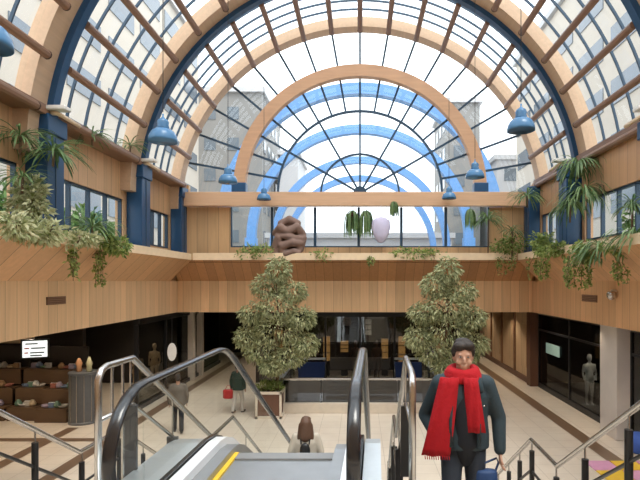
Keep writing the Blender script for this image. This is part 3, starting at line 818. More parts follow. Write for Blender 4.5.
def srail(x, label, f, mid=True, start=None, zo=-.68):
    """stair handrail with black posts; x local, depths in metres"""
    t = thing('stair_railing', (x+.2, 6, 1.2), label, 'railing', 'steel stair railings')
    def hz(d):  # rail height
        if d < f: return zo
        if d < f+FL1: return zo-(d-f)*.64
        L_ = zo-FL1*.64
        if d < f+FL1+.85: return L_
        return max(L_-(d-f-FL1-.85)*.64, -4.4+.92)
    st = start if start else 2.4
    ds = [st, f, f+FL1, f+FL1+.85, f+FL1+.85+2.5, f+FL1+3.75]
    pts = [P(x, d, hz(d)) for d in ds]
    if start: pts = [P(x, st, -1.6), P(x, st, hz(st)-.08), P(x, st+.04, hz(st)-.02)] + [P(x, st+.1, hz(st))] + pts[1:]
    pts += [P(x, ds[-1]+.02, -4.4)]
    MB().tube(pts, .024, 10).build('handrail', M['steel'], t, smooth=True)
    MB().tube([P(x, d, hz(d)-.36) for d in ds], .016, 8).build('lower_rail', M['steel'] if start else M['black'], t, smooth=True)
    if mid: MB().tube([P(x, d, hz(d)-.70) for d in ds], .013, 8).build('bottom_rail', M['black'], t, smooth=True)
    return t, hz
def post(t, x, d, hz, w=.03, floor=None, sq=False, top=-.12, m='black', mid=True):
    zf = floor if floor is not None else max(hz(d)-.93, -4.4)
    a, b_ = P(x, d, hz(d)+top), P(x, d, zf)
    if sq: mb = MB().bar(a, b_, w*2, .03, (0,1,0))
    else: mb = MB().tube([a, b_], w, 12)
    mb.build('post', M[m], t)
    MB().tube([P(x, d, hz(d)), a], .009, 6).build('bracket', M['steel'], t)
t, hz = srail(1.84, 'steel railing with black round posts on the right side of the right staircase', RF)
for d in (2.6, 3.64, 4.4, 5.1, 5.9, 6.4, 6.92, 7.5, 8.2): post(t, 1.84, d, hz)
t, hz = srail(-3.26, 'steel railing with black round posts on the left side of the left staircase', LF)
for d in (3.4, 4.0, 4.78, 5.54, 6.35, 7.0, 7.7, 8.5): post(t, -3.26, d, hz)
t, hz = srail(-1.90, 'steel tube railing between the left staircase and the escalator', 3.9, False, 3.42, -.60)
post(t, -1.90, 3.87, hz, .05, -1.6, True, -.36, 'dkgrey'); post(t, -1.90, 4.67, hz, .05, -2.0, True, -.36, 'dkgrey')
for d in (6.0, 7.3, 8.6): post(t, -1.90, d, hz, .04, None, True, -.36, 'dkgrey')
MB().tube([P(-1.90, 3.6, -.6), P(-1.90, 3.6, -1.6)], .012, 6).build('baluster', M['steel'], t)
MB().tube([P(-1.90, 3.75, -.6), P(-1.90, 3.75, -1.6)], .012, 6).build('baluster', M['steel'], t)
t, hz = srail(.24, 'steel tube railing between the escalator and the right staircase', 4.0, False, 3.3, -.62)
for d in (4.05, 5.2, 6.6, 8.0): post(t, .24, d, hz, .04, None, True, -.36)

# ------------------------------------------------------------------ floor well with its railing
t = thing('well_railing', (0, 16.8, 0), 'low cream curb and smoked glass railing around the floor well', 'railing')
MB().box(-2.7, 2.7, 16.6, 16.9, 0, .33).build('curb', M['stone'], t, bevel=.015)
MB().box(-2.85, -2.6, 16.9, 21.1, 0, .33).box(2.6, 2.85, 16.9, 21.1, 0, .33).box(-2.6, -1.45, 21.0, 21.2, 0, .33).box(1.45, 2.6, 21.0, 21.2, 0, .33).build('curb', M['stone'], t)
MB().box(-2.66, 2.66, 16.70, 16.80, 1.08, 1.15).build('top_rail', M['steel'], t, bevel=.01)
for s in (-1, 1):
    MB().box(*sorted((s*2.82, s*2.62)), 16.8, 21.1, 1.08, 1.16).build('top_rail', M['deck'], t, bevel=.01)
    MB().box(*sorted((s*2.74, s*2.72)), 16.9, 21.0, .33, 1.08).build('glass_panel', M['balglass'], t)
    MB().box(*sorted((s*2.8, s*1.45)), 21.05, 21.15, 1.08, 1.16).build('top_rail', M['deck'], t)
    MB().box(*sorted((s*2.6, s*1.45)), 21.07, 21.13, .33, .98).build('blue_panel', M['wellblue'], t)
for x in (-2.6, -1.3, 0, 1.3, 2.6): MB().box(x-.025, x+.025, 16.72, 16.78, .33, 1.08).build('post', M['black'], t)
for i in range(4): MB().box(-2.57+1.3*i, -1.33+1.3*i, 16.745, 16.757, .34, 1.06).build('glass_panel', M['wellglass'], t)
t = thing('staircase', (0, 19, -3.2), 'dark staircase leading down into the floor well behind the smoked glass', 'stairs')
for k in range(1, 14):
    MB().box(-1.4, 1.4, 21.0-.27*k, 21.0-.27*(k-1), -.18*k-.12, -.18*k+.02).build('step', M['midgrey'], t)
for s in (-1, 1): MB().tube([(s*1.42, 21.1, 0), (s*1.42, 21.1, 1.0), (s*1.42, 20.9, 1.0), (s*1.42, 17.6, -1.3)], .03, 8).build('handrail', M['rubber'], t, smooth=True)

# ------------------------------------------------------------------ right shops
def shopbay(y0, y1, label, X=7.45, nd=2):
    t = thing('shopfront', (X, (y0+y1)/2, 0), label, 'shop window', 'dark shopfronts on the right')
    MB().box(X, X+.02, y0, y1, .18, 3.0).build('glass_panel', M['dkglass'], t)
    f = MB().box(X-.04, X+.06, y0, y1, 0, .18).box(X-.04, X+.06, y0, y1, 3.0, 3.25).box(X-.03, X+.05, y0, y1, 2.35, 2.42)
    for i in range(nd+1):
        y = y0+(y1-y0)*i/nd; f.box(X-.03, X+.05, y-.03, y+.03, .18, 3.0)
    f.build('frame', M['black'], t)
    return t
shopbay(14.75, 20.8, 'wide black framed shop window left of the pale marble pillar')
shopbay(8.6, 13.7, 'black framed shop window right of the pale marble pillar')
tag(MB().box(7.05, 7.75, 13.75, 14.7, 0, 3.25).build('marble_pillar', M['pillar'], bevel=.02), 'pale marble pillar between the two dark shop windows on the right', 'pillar')
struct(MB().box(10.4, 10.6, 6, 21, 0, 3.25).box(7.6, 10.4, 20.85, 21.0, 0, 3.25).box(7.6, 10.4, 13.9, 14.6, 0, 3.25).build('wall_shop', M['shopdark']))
# mannequin in the window
def mannequin(x, y, z, label, m):
    t = thing('mannequin', (x, y, z), label, 'mannequin', 'shop mannequins')
    b = MB(); b.ell((0,0,1.62), .085, .1, .125); cone(b, (0,0,1.5), .045, (0,0,1.4), .05); b.ell((0,0,1.25), .18, .11, .2); b.ell((0,0,.95), .16, .11, .16)
    cone(b, (0,0,1.2), .12, (0,0,.95), .13)
    for s in (-1, 1):
        cone(b, (s*.17,0,1.36), .05, (s*.22,.02,1.1), .04); cone(b, (s*.22,.02,1.1), .038, (s*.2,-.06,.86), .028)
        cone(b, (s*.08,0,.9), .085, (s*.09,0,.48), .055); cone(b, (s*.09,0,.48), .052, (s*.09,.02,.08), .035); b.ell((s*.09,-.05,.04), .04, .1, .035)
    blob(b, 'body', m, t, .02, 4)
    MB().lathe([(.2,0),(.2,.02),(.001,.02)], (x,y,z), 20).build('base', M['midgrey'], t)
    return t
mannequin(7.8, 17.0, .18, 'pale mannequin standing behind the dark shop window on the right', M['white'])
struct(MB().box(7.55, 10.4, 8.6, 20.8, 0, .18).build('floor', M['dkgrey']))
# green lit sign
t = thing('shop_sign', (7.43, 19.0, 1.7), 'pale green notice panel on the dark shop window', 'sign')
MB().box(7.40, 7.43, 18.6, 19.9, 1.55, 1.95).build('panel', mat('pale green notice', (.35,.5,.45), .5, emit=(.5,.8,.7), es=.08), t)
# light oak shopfront beyond
t = thing('oak_shopfront', (7.3, 25.5, 0), 'light oak panelled shopfront beyond the dark windows on the right', 'shop front')
MB().box(7.3, 7.5, 21.3, 30.5, 0, 3.25).build('panelling', M['shopfront'], t)
for y in (21.4, 23.5, 25.6, 27.7, 30.0): MB().box(7.22, 7.32, y-.08, y+.08, 0, 3.25).build('pilaster', M['purlin'], t)
MB().box(7.2, 7.34, 21.3, 30.5, 0, .22).build('plinth', M['brownpanel'], t)
for y in (22.45, 24.55, 26.6): MB().box(7.26, 7.3, y-.6, y+.6, .6, 2.5).build('window_panel', M['shopfront'], t)
tag(MB().box(7.1, 7.6, 20.85, 21.3, 0, 3.25).build('dark_pier', M['brownpanel']), 'dark brown pier between the black shop window and the oak shopfront', 'pillar')

# ------------------------------------------------------------------ back shops under the end gallery
t = thing('back_shopfront', (.2, 21.7, 0), 'dark glazed shopfront with warm light right behind the floor well', 'shop front')
f = MB().box(-4.4, 4.8, 21.65, 21.75, 2.85, 3.25).box(-4.4, 4.8, 21.65, 21.75, 0, .1)
for x in (-4.4, -3.0, -1.5, 0, 1.5, 3.0, 4.8): f.box(x-.04, x+.04, 21.65, 21.75, .1, 2.85)
f.build('frame', M['black'], t)
MB().box(-4.4, 4.8, 21.69, 21.70, .1, 2.85).build('glass_panel', M['dkglass'], t)
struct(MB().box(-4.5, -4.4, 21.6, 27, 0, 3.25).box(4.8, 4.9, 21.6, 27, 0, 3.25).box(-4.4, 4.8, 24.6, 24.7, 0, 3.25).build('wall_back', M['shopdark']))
DC = [(-4.0,1.2,.4,.9),(-3.3,.8,.25,1.0),(-2.5,1.0,.3,.8),(-1.7,.7,.3,1.1),(-.9,1.1,.35,.5),(.25,1.9,.28,.7),(1.0,.8,.3,.9),(1.8,.6,.3,1.2),(2.6,1.3,.3,.6),(3.5,.8,.4,1.1)]
for i, (x, z, w_, h_) in enumerate(DC):
    o = MB().box(x, x+w_, 23.2, 23.4, z, z+h_).build('display_case', M['white'] if i == 5 else M['warm'])
    tag(o, 'white lit display case behind the back shop glass, near the middle' if i == 5 else 'warm lit display case behind the back shop glass, %s from the left' % ORD[i], 'display case', 'display cases in the back shop')
    MB().box(x+.02, x+w_-.02, 23.2, 23.4, 0, z).build('stand', M['shopdark'], o)
    for q in (1, 2): MB().box(x-.01, x+w_+.01, 23.17, 23.2, z+h_*q/3-.015, z+h_*q/3+.015).build('shelf', M['shopdark'], o)
for i, x in enumerate((-2.1, -.2, .75, 3.2)):
    mannequin(x, 22.4, .0, 'dark brown mannequin behind the back shop glass, %s from the left' % ORD[i], M['brownpanel'])

# ------------------------------------------------------------------ left shops
t = thing('left_shopfront', (-7.5, 21.5, 0), 'dark shopfront with white pilasters on the left, beyond the round counter', 'shop front')
MB().box(-7.62, -7.6, 17.0, 26.9, .15, 2.9).build('glass_panel', M['dkglass'], t)
f = MB().box(-7.7, -7.5, 17.0, 26.9, 0, .15).box(-7.7, -7.5, 17, 26.9, 2.9, 3.25)
for y in (17.0, 19.5): f.box(-7.66, -7.54, y-.05, y+.05, .15, 2.9)
f.build('frame', M['black'], t)
for y in (22.2, 23.4): MB().box(-7.6, -7.35, y-.15, y+.15, 0, 3.2).build('pilaster', M['pillar'], t, bevel=.01)
mannequin(-8.2, 18.4, .15, 'brown dressed mannequin in the left shop window, nearer one', M['shopfront'])
mannequin(-8.3, 20.2, .15, 'brown dressed mannequin in the left shop window, farther one', M['shopfront'])
struct(MB().box(-15.8, -11.3, 17.25, 17.35, 2.25, 3.25).build('wall_shop', M['cap']))
struct(MB().box(-15.8, -7.9, 21.6, 21.8, 0, 3.25).box(-15.8, -10.2, 18.4, 18.6, 0, 3.25).build('wall_shop', M['shopdark']))
t = thing('hanging_sign', px(172, 352, 16.8), 'white oval sign hanging under the left gallery', 'sign')
x, y, z = px(172, 352, 16.8)
b = MB(); nn = 28
b.add([(x+.15*math.cos(2*PI*k/nn), y+q, z+.30*math.sin(2*PI*k/nn)) for q in (-.02, .02) for k in range(nn)],
      [tuple(range(nn))[::-1], tuple(range(nn, 2*nn))]+[(k, (k+1)%nn, (k+1)%nn+nn, k+nn) for k in range(nn)])
b.build('board', M['white'], t); MB().tube([(x,y,z+.29),(x,y,3.25)], .012, 6).build('hanger', M['black'], t)
# lit menu screen
x, y, z = px(35, 349, 12.3)
t = thing('menu_screen', (x, y, z), 'small lit white panel with dark text rows hanging under the left fascia', 'sign')
an = math.radians(24); ux, uy = math.cos(an), math.sin(an)
def rect(a0_, a1_, z0_, z1_, o0, o1):
    q = []
    for o_ in (o0, o1):
        for a_, zz in ((a0_,z0_),(a1_,z0_),(a1_,z1_),(a0_,z1_)): q.append((x+ux*a_+uy*o_, y+uy*a_-ux*o_, z+zz))
    return MB().add(q, [(0,1,2,3),(7,6,5,4),(0,4,5,1),(1,5,6,2),(2,6,7,3),(3,7,4,0)])
rect(-.30, .30, -.24, .24, -.05, 0).build('casing', M['black'], t)
rect(-.26, .26, -.20, .20, 0, .01).build('panel', M['screen'], t)
for i, (a_, b_, zz, mm) in enumerate([(-.2,.06,.13,'ink'),(-.22,-.12,.02,'redink'),(-.08,.22,.02,'ink'),(-.22,-.14,-.09,'redink'),(-.10,.2,-.09,'ink'),(-.1,.15,-.16,'ink')]):
    rect(a_, b_, zz-.016, zz+.016, .01, .014).build('text_row', M[mm], t)
rect(-.02, .02, .24, .45, -.04, -.02).build('hanger', M['black'], t)
# stepped display of goods
def shelf(x0, x1, y, label):
    t = thing('display_shelf', ((x0+x1)/2, y, 0), label, 'shelf', 'stepped wooden displays')
    for k, (z, dy) in enumerate(((.42, 0), (.95, .4), (1.5, .8))):
        MB().box(x0, x1, y+dy, y+dy+.42, z-.05, z).build('shelf_board', M['shopwood'], t)
        MB().box(x0, x1, y+dy, y+dy+.04, 0 if k == 0 else z-.50, z-.05).build('front_board', M['shopwood'], t)
    for xx in (x0, x1-.04): MB().box(xx, xx+.04, y+.04, y+1.22, 0, .3).build('side_board', M['shopwood'], t)
    MB().box(x0, x1, y+1.25, y+1.3, 0, 2.2).build('back_board', M['shopdark'], t)
sh = [(-12.6, -11.2, 15.7), (-11.1, -10.2, 15.7), (-10.1, -9.1, 15.5)]
SN = ['left display', 'middle display', 'display beside the round counter']
for i, (a_, b_, y_) in enumerate(sh):
    shelf(a_, b_, y_, ['stepped wooden display of goods at the left edge of the view', 'narrow stepped wooden display of goods between the other two', 'stepped wooden display of goods beside the grey round counter'][i])
cols = [mat('pack %d' % i, c_, .6) for i, c_ in enumerate([(.42,.38,.33),(.28,.10,.07),(.12,.2,.14),(.42,.32,.2),(.3,.24,.3),(.5,.48,.44),(.32,.19,.09),(.15,.2,.3)])]
cn = ['white','red','dark green','tan','mauve','cream','orange brown','slate blue']
RN = ['bottom','middle','top']
for si, (a_, b_, y_) in enumerate(sh):
    for k, (z, dy) in enumerate(((.42, 0), (.95, .4), (1.5, .8))):
        n_ = 5 if si == 0 else 4
        for j in range(n_):
            xx = a_+.15+(b_-a_-.3)*(j+.5)/n_; ci = (j*3+k*5+si*2) % 8
            yy = y_+dy+.22; kind = (j+k+si) % 3
            where = '%s from left, %s step, %s' % (ORD[j], RN[k], SN[si])
            if kind == 0:
                o = MB().box(xx-.09, xx+.09, yy-.07, yy+.07, z, z+.16).build('gift_box', cols[ci], bevel=.012)
                MB().box(xx-.095, xx+.095, yy-.015, yy+.015, z, z+.166).build('ribbon', M['white'], o)
                tag(o, '%s gift box, %s' % (cn[ci], where), 'box', 'goods on the stepped displays')
            elif kind == 1:
                o = MB().lathe([(.05,0),(.09,.02),(.11,.09),(.08,.15),(.05,.18),(.055,.2),(.001,.2)], (xx,yy,z), 16).build('vase', cols[ci], smooth=True)
                tag(o, '%s vase, %s' % (cn[ci], where), 'vase', 'goods on the stepped displays')
            else:
                o = MB().lathe([(.06,0),(.1,.02),(.15,.09),(.14,.09),(.08,.03),(.001,.02)], (xx,yy,z), 18).build('bowl', cols[ci], smooth=True)
                tag(o, '%s bowl, %s' % (cn[ci], where), 'bowl', 'goods on the stepped displays')
x, y = -8.62, 15.6
t = thing('round_counter', (x, y, 0), 'tall dark grey round counter with steel edge strips under the left gallery', 'counter')
MB().lathe([(.43,0),(.43,.06),(.40,.08),(.40,1.5),(.43,1.52),(.43,1.58),(.001,1.58)], (x,y,0), 40).build('drum', mat('ribbed dark grey laminate', (.12,.125,.13), .4), t, smooth=False)
for k in range(0, 12):
    a = 2*PI*k/12; MB().tube([(x+.405*math.cos(a), y+.405*math.sin(a), .08),(x+.405*math.cos(a), y+.405*math.sin(a), 1.5)], .012, 6).build('edge_strip', M['steel'], t)
for i, (dx, c_, h_) in enumerate(((-.12, (.5,.25,.12), .42), (.2, (.45,.42,.25), .46))):
    o = MB().lathe([(.06,0),(.09,.04),(.07,.16),(.1,.26),(.06,.36),(.03,h_),(.001,h_)], (x+dx, y-.05, 1.58), 14).build('figurine', mat('figurine %d' % i, c_, .6), smooth=True)
    tag(o, ['small orange figurine on the grey round counter', 'small olive figurine on the grey round counter'][i], 'figurine', 'figurines on the round counter')

# fittings on the fascias
def grille(x, y0, z0, w_, h_, label, s):
    t = thing('vent_grille', (x, y0+w_/2, z0), label, 'vent', 'fascia vents')
    MB().box(*sorted((x, x+s*.015)), y0, y0+w_, z0, z0+h_).build('frame', M['brownpanel'], t)
    for k in range(4):
        zz = z0+h_*(k+.5)/4; MB().box(*sorted((x+s*.015, x+s*.03)), y0+.02, y0+w_-.02, zz-.012, zz+.012).build('slat', M['purlin'], t)
grille(FL, 11.15, 3.86, .72, .18, 'brown slatted vent grille in the left fascia', 1)
grille(FR, 13.9, 3.80, .95, .2, 'brown slatted vent grille in the right fascia', -1)
t = thing('security_camera', (FR, 12.9, 4.0), 'small silver dome security camera on the right fascia', 'camera')
MB().tube([(FR, 12.85, 4.15), (FR-.14, 12.85, 4.15), (FR-.14, 12.85, 4.1)], .03, 8).build('arm', M['pillar'], t, smooth=True)
MB().lathe([(.09,.1),(.12,.04),(.11,-.03),(.07,-.1),(.001,-.12)], (FR-.14, 12.85, 4.03), 18).build('dome', M['steel'], t, smooth=True)

# unseen lamps added under the galleries to brighten floor and shops
dl = 0
for (x, y) in [(-8.2, 9.5), (-8.2, 12.5), (-8.2, 15.0), (-10.5, 14.2), (-8.6, 18.5), (-5.5, 21.5), (-2.8, 22.3), (0, 22.3), (2.8, 22.3), (5.5, 21.5), (7.0, 11.5), (7.0, 15), (7.0, 18.5), (5.0, 25.5), (-5.0, 25.5), (0, 25.5), (-11.8, 14.2), (8.0, 16.2), (-8.6, 20.3), (6.4, 23.5), (6.4, 28)]:
    t = thing('fill_light', (x, y, 3.2), 'x', 'fill light', 'added lights under the galleries')
    t['label'] = 'added unseen light in the gallery soffit, %.0f metres down the hall on the %s' % (y, 'left' if x < -1 else 'right' if x > 1 else 'centre line')
    if (x, y) == (-10.5, 14.2): t['label'] = 'added unseen light above the middle stepped display'
    if (x, y) == (-11.8, 14.2): t['label'] = 'added unseen light above the left stepped display'
    MB().lathe([(.10,0),(.13,0),(.13,.05),(.10,.05)], (x,y,3.2), 20).build('ring', M['white'], t)
    MB().lathe([(.095,.02),(.095,.04),(.001,.04)], (x,y,3.2), 20).build('lens', M['lit'], t)
    l = bpy.data.lights.new('fill_light_spot', 'SPOT'); l.energy = 90; l.color = (1, .84, .64); l.spot_size = math.radians(125); l.spot_blend = .6; l.shadow_soft_size = .09
    lo = bpy.data.objects.new('bulb', l); COL.objects.link(lo); lo.location = (0, 0, -.02); lo.parent = t

# foam play mats and stool at lower right
mi = 0
for i in range(3):
    for j in range(2):
        c_, cm = (('yellow', 'yellow'), ('pink', 'pink'))[(i+j) % 2]
        x0, y0 = 5.45+i*.62, 10.95+j*.62
        o = MB().box(x0, x0+.6, y0, y0+.6, 0, .03).build('foam_mat', M[cm], bevel=.01)
        tag(o, '%s foam play mat, %s row, %s from the left' % (c_, ['nearer','farther'][j], ORD[i]), 'mat', 'foam play mats')
x, y = 7.25, 12.9
o = MB().lathe([(.3,0),(.36,.06),(.38,.25),(.33,.40),(.2,.46),(.001,.47)], (x, y, 0), 24).build('pouffe', M['bluef'], smooth=True)
tag(o, 'round blue pouffe by the right shop window', 'stool')

# ------------------------------------------------------------------ people
def figure(loc, H, yaw, label, top, bottom, hair, pose, long_hair=False, lean=0, facing='front', fine=False, coat_len=.80, coat_open=False):
    """pose: dict of arm targets in units of a 1.7 m body"""
    t = thing('person', loc, label, 'person'); t.rotation_euler.z = yaw; k = H/1.7; t.scale = (k, k, k)
    v = .011 if fine else .02
    # --- body
    b = MB()
    hd = (0, -.015+lean, 1.585)
    b.ell((0, 0+lean, 1.605), .076, .095, .098, 22, 16); b.ell((0, -.02+lean, 1.545), .058, .072, .075, 18, 12)   # skull and jaw
    b.ell((0, -.075+lean, 1.50), .026, .02, .018)                                                                 # chin
    b.ell((0, -.105+lean, 1.570), .012, .018, .024); b.ell((0, -.112+lean, 1.556), .016, .012, .010)              # nose
    b.ell((0, -.094+lean, 1.527), .024, .010, .006); b.ell((0, -.093+lean, 1.516), .020, .010, .006)              # lips
    for s in (-1, 1):
        b.ell((s*.076, .005+lean, 1.58), .010, .02, .032)                                                         # ears
        b.ell((s*.03, -.085+lean, 1.612), .022, .012, .008)                                                       # brow
        b.ell((s*.04, -.07+lean, 1.55), .025, .02, .025)                                                          # cheeks
    cone(b, (0, .012+lean, 1.53), .054, (0, .01, 1.40), .062)
    b.ell((0, 0, 1.28), .165, .10, .17); b.ell((0, 0, 1.08), .135, .095, .17); b.ell((0, .01, .93), .16, .105, .13)
    for s in (-1, 1):
        a = pose['L' if s < 0 else 'R']; sh_ = Vector((s*.175, 0, 1.375)); el = Vector(a[0]); wr = Vector(a[1])
        cone(b, (s*.08, 0, 1.39), .06, sh_, .055); cone(b, sh_, .052, el, .040); cone(b, el, .040, wr, .026)
        # hand: palm, four fingers, thumb
        d = (wr-el).normalized(); hdv = Vector(a[2]).normalized() if len(a) > 2 else d
        side = Vector((0, -1, 0)); side = (side-hdv*side.dot(hdv)).normalized(); nrm = hdv.cross(side)*s
        pc = wr+hdv*.05
        b.tube([wr, wr+hdv*.09], .03, 10, rs=[.024, .034], sx=.6) if False else None
        for q in (-.024, -.008, .008, .024):
            cone(b, wr+side*q*.5, .014, wr+hdv*.085+side*q, .0125, 8)
            ln = .072-abs(q-.006)*.6; k0 = wr+hdv*.085+side*q; k1 = k0+hdv*ln*.5-nrm*.008; k2 = k1+hdv*ln*.38-nrm*.026
            cone(b, k0, .0095, k1, .0085, 8); cone(b, k1, .0085, k2, .007, 8)
        th = wr+hdv*.025+side*.022; t1 = th+hdv*.035+side*.024; t2 = t1+hdv*.028-nrm*.012+side*.002
        cone(b, th, .013, t1, .011, 8); cone(b, t1, .011, t2, .009, 8)
        lg = pose.get('leg'+('L' if s < 0 else 'R'), ((s*.095, -.02, .49), (s*.10, .02, .085)))
        hp_ = Vector((s*.09, 0, .89)); kn = Vector(lg[0]); an_ = Vector(lg[1])
        cone(b, hp_, .085, kn, .055); cone(b, kn, .055, an_, .036)
    blob(b, 'body', M['skin'], t, .0085 if fine else .015, 3 if fine else 2)
    if fine:
        for s in (-1, 1):
            e_ = MB().ell((s*.029, -.092+lean, 1.594), .011, .007, .0055).build('eye', M['eyew'], None, smooth=True)
            e_.parent = t; e_.location = (0,0,0); 
            for vv in e_.data.vertices: pass
            e_.location = (s*.029, -.088+lean, 1.596-.0055)
            p_ = MB().ell((0, 0, 0), .0055, .004, .0055).build('pupil', M['ink'], None, smooth=True); p_.parent = e_; p_.location = (0, -.0065, .002)
    # --- hair
    h = MB(); h.ell((0, .024+lean, 1.642), .087, .096, .084, 20, 14); h.ell((0, .045+lean, 1.60), .083, .075, .085)
    h.ell((-.03, -.056+lean, 1.675), .056, .045, .040); h.ell((.035, -.052+lean, 1.680), .052, .048, .040); h.ell((-.07, .0+lean, 1.63), .026, .05, .05); h.ell((.07, .0+lean, 1.63), .026, .05, .05); h.ell((0, .01+lean, 1.70), .07, .08, .04)
    rh = random.Random(3)
    for _ in range(46):
        az = rh.uniform(0, 2*PI); el = rh.uniform(.15, 1.4)
        cx_, cy_, cz_ = .082*math.cos(az)*math.cos(el), .02+lean+.094*math.sin(az)*math.cos(el), 1.645+.078*math.sin(el)
        if cy_ < -.05+lean and cz_ < 1.67: continue
        h.ell((cx_, cy_, cz_), rh.uniform(.014,.024), rh.uniform(.014,.024), rh.uniform(.012,.02), 8, 6)
    if long_hair:
        cone(h, (0, .06, 1.62), .10, (0, .09, 1.40), .10); cone(h, (-.07, .05, 1.58), .06, (-.11, .06, 1.36), .045); cone(h, (.07, .05, 1.58), .06, (.11, .06, 1.36), .045)
    blob(h, 'hair', hair, t, .009 if fine else v, 1)
    # --- trousers
    p = MB(); p.ell((0, .01, .93), .17, .118, .12)
    for s in (-1, 1):
        lg = pose.get('leg'+('L' if s < 0 else 'R'), ((s*.095, -.02, .49), (s*.10, .02, .085)))
        cone(p, (s*.088, 0, .88), .097, lg[0], .073); kn = Vector(lg[0]); an_ = Vector(lg[1]); cone(p, kn, .073, an_, .062, ball=True)
    blob(p, 'trousers', bottom, t, v, 3)
    # --- shoes
    for s in (-1, 1):
        lg = pose.get('leg'+('L' if s < 0 else 'R'), ((s*.095, -.02, .49), (s*.10, .02, .085))); an_ = Vector(lg[1])
        q = MB(); q.ell((an_.x, an_.y-.02, an_.z-.02), .045, .07, .055); q.ell((an_.x+s*.01, an_.y-.10, an_.z-.045), .047, .10, .038); q.box(an_.x-.035, an_.x+.035, an_.y-.15, an_.y+.05, an_.z-.085, an_.z-.05)
        blob(q, 'shoe', M['shoe'], t, .014, 2)
    # --- jacket
    j = MB(); j.ell((0, 0, 1.27), .195, .125, .175); j.ell((0, .005, 1.08), .175, .125, .22)
    j.add([], [])
    zb = coat_len
    j.lathe([(1, zb), (1.0, zb+.1), (.93, 1.12), (1.0, 1.28), (.8, 1.38)], (0, .005, 0), 28, .208, .145)
    for s in (-1, 1):
        a = pose['L' if s < 0 else 'R']; sh_ = Vector((s*.18, 0, 1.37)); el = Vector(a[0]); wr = Vector(a[1])
        cone(j, (s*.07, 0, 1.39), .075, sh_, .075); cone(j, sh_, .075, el, .060); cone(j, el, .060, el+(wr-el)*.93, .048, ball=True)
    blob(j, 'jacket', top, t, v, 4)
    return t
rest = {'L': ((-.25, .03, 1.10), (-.24, -.05, .86)), 'R': ((.25, .03, 1.10), (.24, -.05, .86))}
# man in the red scarf: elbow out on the photo's left, arm down on the right
mx_, my_ = .835, 4.05
man = figure((mx_, my_, 2.20), 1.70, math.radians(-6), 'person in a red scarf and dark denim jacket climbing the right staircase', M['denim'], M['jeans'], M['hair'],
    {'L': ((-.30, .15, 1.07), (-.21, -.03, .93), (1, -.2, -.5)), 'R': ((.285, .03, 1.10), (.285, -.04, .84), (.05, -.1, -1)),
     'legL': ((-.10, -.06, .49), (-.10, .0, .085)), 'legR': ((.10, .0, .49), (.10, .05, .085))}, fine=True, coat_len=.86)
# jacket details as children
def local(mb, name, m, parent, smooth=True):
    me = mb.mesh(name, m, (0,0,0), smooth); o = bpy.data.objects.new(name, me); COL.objects.link(o); o.parent = parent; return o
jk = [c_ for c_ in man.children if c_.name.startswith('jacket')][0]
b = MB(); b.ell((0.015, -.062, 1.08), .115, .098, .36, 20, 16); b.ell((.015, -.055, .93), .125, .10, .11)
blob(b, 'jumper', M['navy'], man, .012, 3)
for s in (-1, 1):
    lp = MB().tube([(s*.065, -.10, 1.40), (s*.10, -.135, 1.28), (s*.11, -.145, 1.1), (s*.105, -.145, .90)], .018, 8, sx=.8); local(lp, 'jacket_edge', M['denim'], man)
    cl = MB().tube([(s*.02, .07, 1.445), (s*.09, .02, 1.44), (s*.11, -.06, 1.41), (s*.13, -.125, 1.33)], .028, 8, rs=[.03,.034,.034,.02]); local(cl, 'collar', M['denim'], man)
    local(MB().tube([(s*.145, -.118, 1.22), (s*.165, -.10, 1.22)], .006, 6), 'button', M['steel'], man)
def ribbon(pts, w0, w1, th=.022, n=3):
    """scarf tail: flat soft strip with wavy folds"""
    mb = MB(); L_ = len(pts); cols_ = 9; vs = []; fs = []
    for side in (0, 1):
        for i, p in enumerate(pts):
            w_ = w0+(w1-w0)*i/(L_-1)
            for c in range(cols_):
                u = c/(cols_-1)-.5; wave = .012*math.sin(u*14+i*.6)
                vs.append((p[0]+u*w_, p[1]+wave+(th if side else 0)+abs(u)*.05, p[2]))
    q = L_*cols_
    for i in range(L_-1):
        for c in range(cols_-1):
            a = i*cols_+c; fs += [(a, a+1, a+cols_+1, a+cols_), (q+a, q+a+cols_, q+a+cols_+1, q+a+1)]
    for i in range(L_-1):
        a = i*cols_; fs += [(a, a+cols_, q+a+cols_, q+a)]; a += cols_-1; fs += [(a, q+a, q+a+cols_, a+cols_)]
    for c in range(cols_-1):
        fs += [(c, q+c, q+c+1, c+1)]; a = (L_-1)*cols_+c; fs += [(a, a+1, q+a+1, q+a)]
    return mb.add(vs, fs)
sc = MB()
for q, (zz, rr, tr_) in enumerate(((1.475, .088, .040), (1.425, .108, .042), (1.45, .10, .040))):
    sc.tube([(rr*1.1*math.sin(2*PI*i/18), .0+rr*math.cos(2*PI*i/18)*.85, zz+.014*math.cos(2*PI*i/18+q)) for i in range(19)], tr_, 10, cap=False)
scarf = blob(sc, 'scarf', M['scarf'], man, .011, 2)
tl = [(-.115-.010*i, -.155-.02*math.sin(i/12*PI), 1.44-.056*i) for i in range(12)]
local(ribbon(tl, .15, .225), 'scarf_tail', M['scarf'], man)
tl = [(.045+.006*i, -.165-.02*math.sin(i/8*PI), 1.44-.06*i) for i in range(8)]
local(ribbon(tl, .11, .145), 'scarf_tail', M['scarf'], man)
fr = MB()
for i in range(12): fr.tube([(-.31+.017*i, -.155, .83), (-.31+.017*i+.003, -.157, .80)], .004, 4)
local(fr, 'fringe', M['scarf'], man)
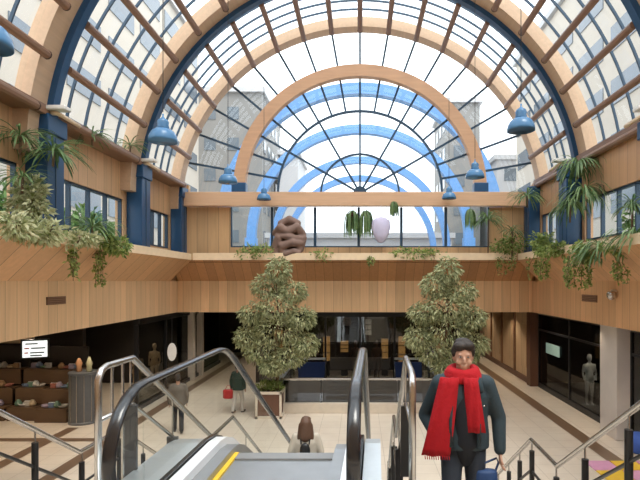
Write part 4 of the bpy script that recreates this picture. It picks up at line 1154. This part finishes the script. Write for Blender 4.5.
# blue bag in his hand
bx_, by_, bz_ = mx_+.17, my_-.08, 2.20+.32
t = thing('handbag', (bx_, by_, bz_), 'blue cloth bag hanging from the hand of the person in the red scarf', 'bag')
b = MB(); b.lathe([(.8,0),(1,.03),(1.03,.18),(.9,.36),(.8,.38)], (bx_, by_, bz_), 24, .095, .05); b.build('bag_body', M['bluebag'], t, smooth=True)
b = MB().tube([(bx_-.06, by_, bz_+.34), (bx_-.03, by_+.02, bz_+.42), (bx_+.09, by_+.04, bz_+.46), (bx_+.10, by_+.02, bz_+.43), (bx_+.06, by_, bz_+.34)], .009, 7); b.build('bag_handle', M['bluebag'], t, smooth=True)

# person on the escalator, seen from behind
def stepz(y): 
    y0_ = 4.57
    k_ = int((y-y0_)/.405); return lane(y0_+.405*k_+.2, 0, 4.45)
ex, ey = px(306, 430, 8.35)[0], 8.35
w1 = figure((ex, ey, stepz(ey)), 1.60, PI, 'person with long brown hair and beige jacket riding down the escalator', M['beige'], M['jeans'], M['hairb'],
    {'L': ((-.27, .02, 1.12), (-.25, -.12, .92)), 'R': ((.27, .02, 1.12), (.25, -.12, .92))}, long_hair=True)
b = MB(); b.ell((0, .165, 1.16), .10, .06, .16); o = blob(b, 'x', M['black'], None, .02, 3)
t = thing('backpack', (ex, ey, stepz(ey)), 'small black backpack on the back of the person riding the escalator', 'backpack'); t.rotation_euler.z = PI; t.scale = w1.scale
o.name = 'pack'; o.parent = t
for s in (-1, 1):
    local(MB().tube([(s*.07, .15, 1.28), (s*.09, .09, 1.45), (s*.10, -.03, 1.465), (s*.11, -.145, 1.30), (s*.13, -.13, 1.1), (s*.14, .10, 1.0)], .012, 6), 'strap', M['black'], t)
# walkers on the ground floor
x, y, z = px(238, 413, 16.7)
w2 = figure((x, y, 0), 1.62, PI*.9, 'person in a green coat and pale trousers carrying a red bag on the ground floor', M['greenc'], M['light'], M['hair'],
    {'L': rest['L'], 'R': ((.27, .02, 1.10), (.28, -.02, .85)), 'legL': ((-.095, -.12, .5), (-.10, -.12, .085)), 'legR': ((.095, .05, .5), (.10, .18, .12))})
t = thing('handbag', (x-.34, y+.02, .42), 'red shoulder bag carried by the person in the green coat', 'bag')
MB().lathe([(.85,0),(1,.03),(1,.25),(.85,.30)], (x-.34, y+.02, .47), 20, .17, .07).build('bag_body', M['redbag'], t, smooth=True)
MB().tube([(x-.44,y+.02,.76),(x-.36,y+.02,.90),(x-.28,y+.02,.9),(x-.24,y+.02,.76)], .01, 6).build('bag_handle', M['redbag'], t)
x, y, z = px(178, 433, 14.5)
figure((x, y, 0), 1.68, PI*1.1, 'person in a grey brown jacket walking left of the escalator on the ground floor', M['greycloth'], M['navy'], M['hair'],
    {'L': rest['L'], 'R': rest['R'], 'legL': ((-.095, .05, .5), (-.10, .16, .11)), 'legR': ((.095, -.13, .5), (.10, -.14, .085))})
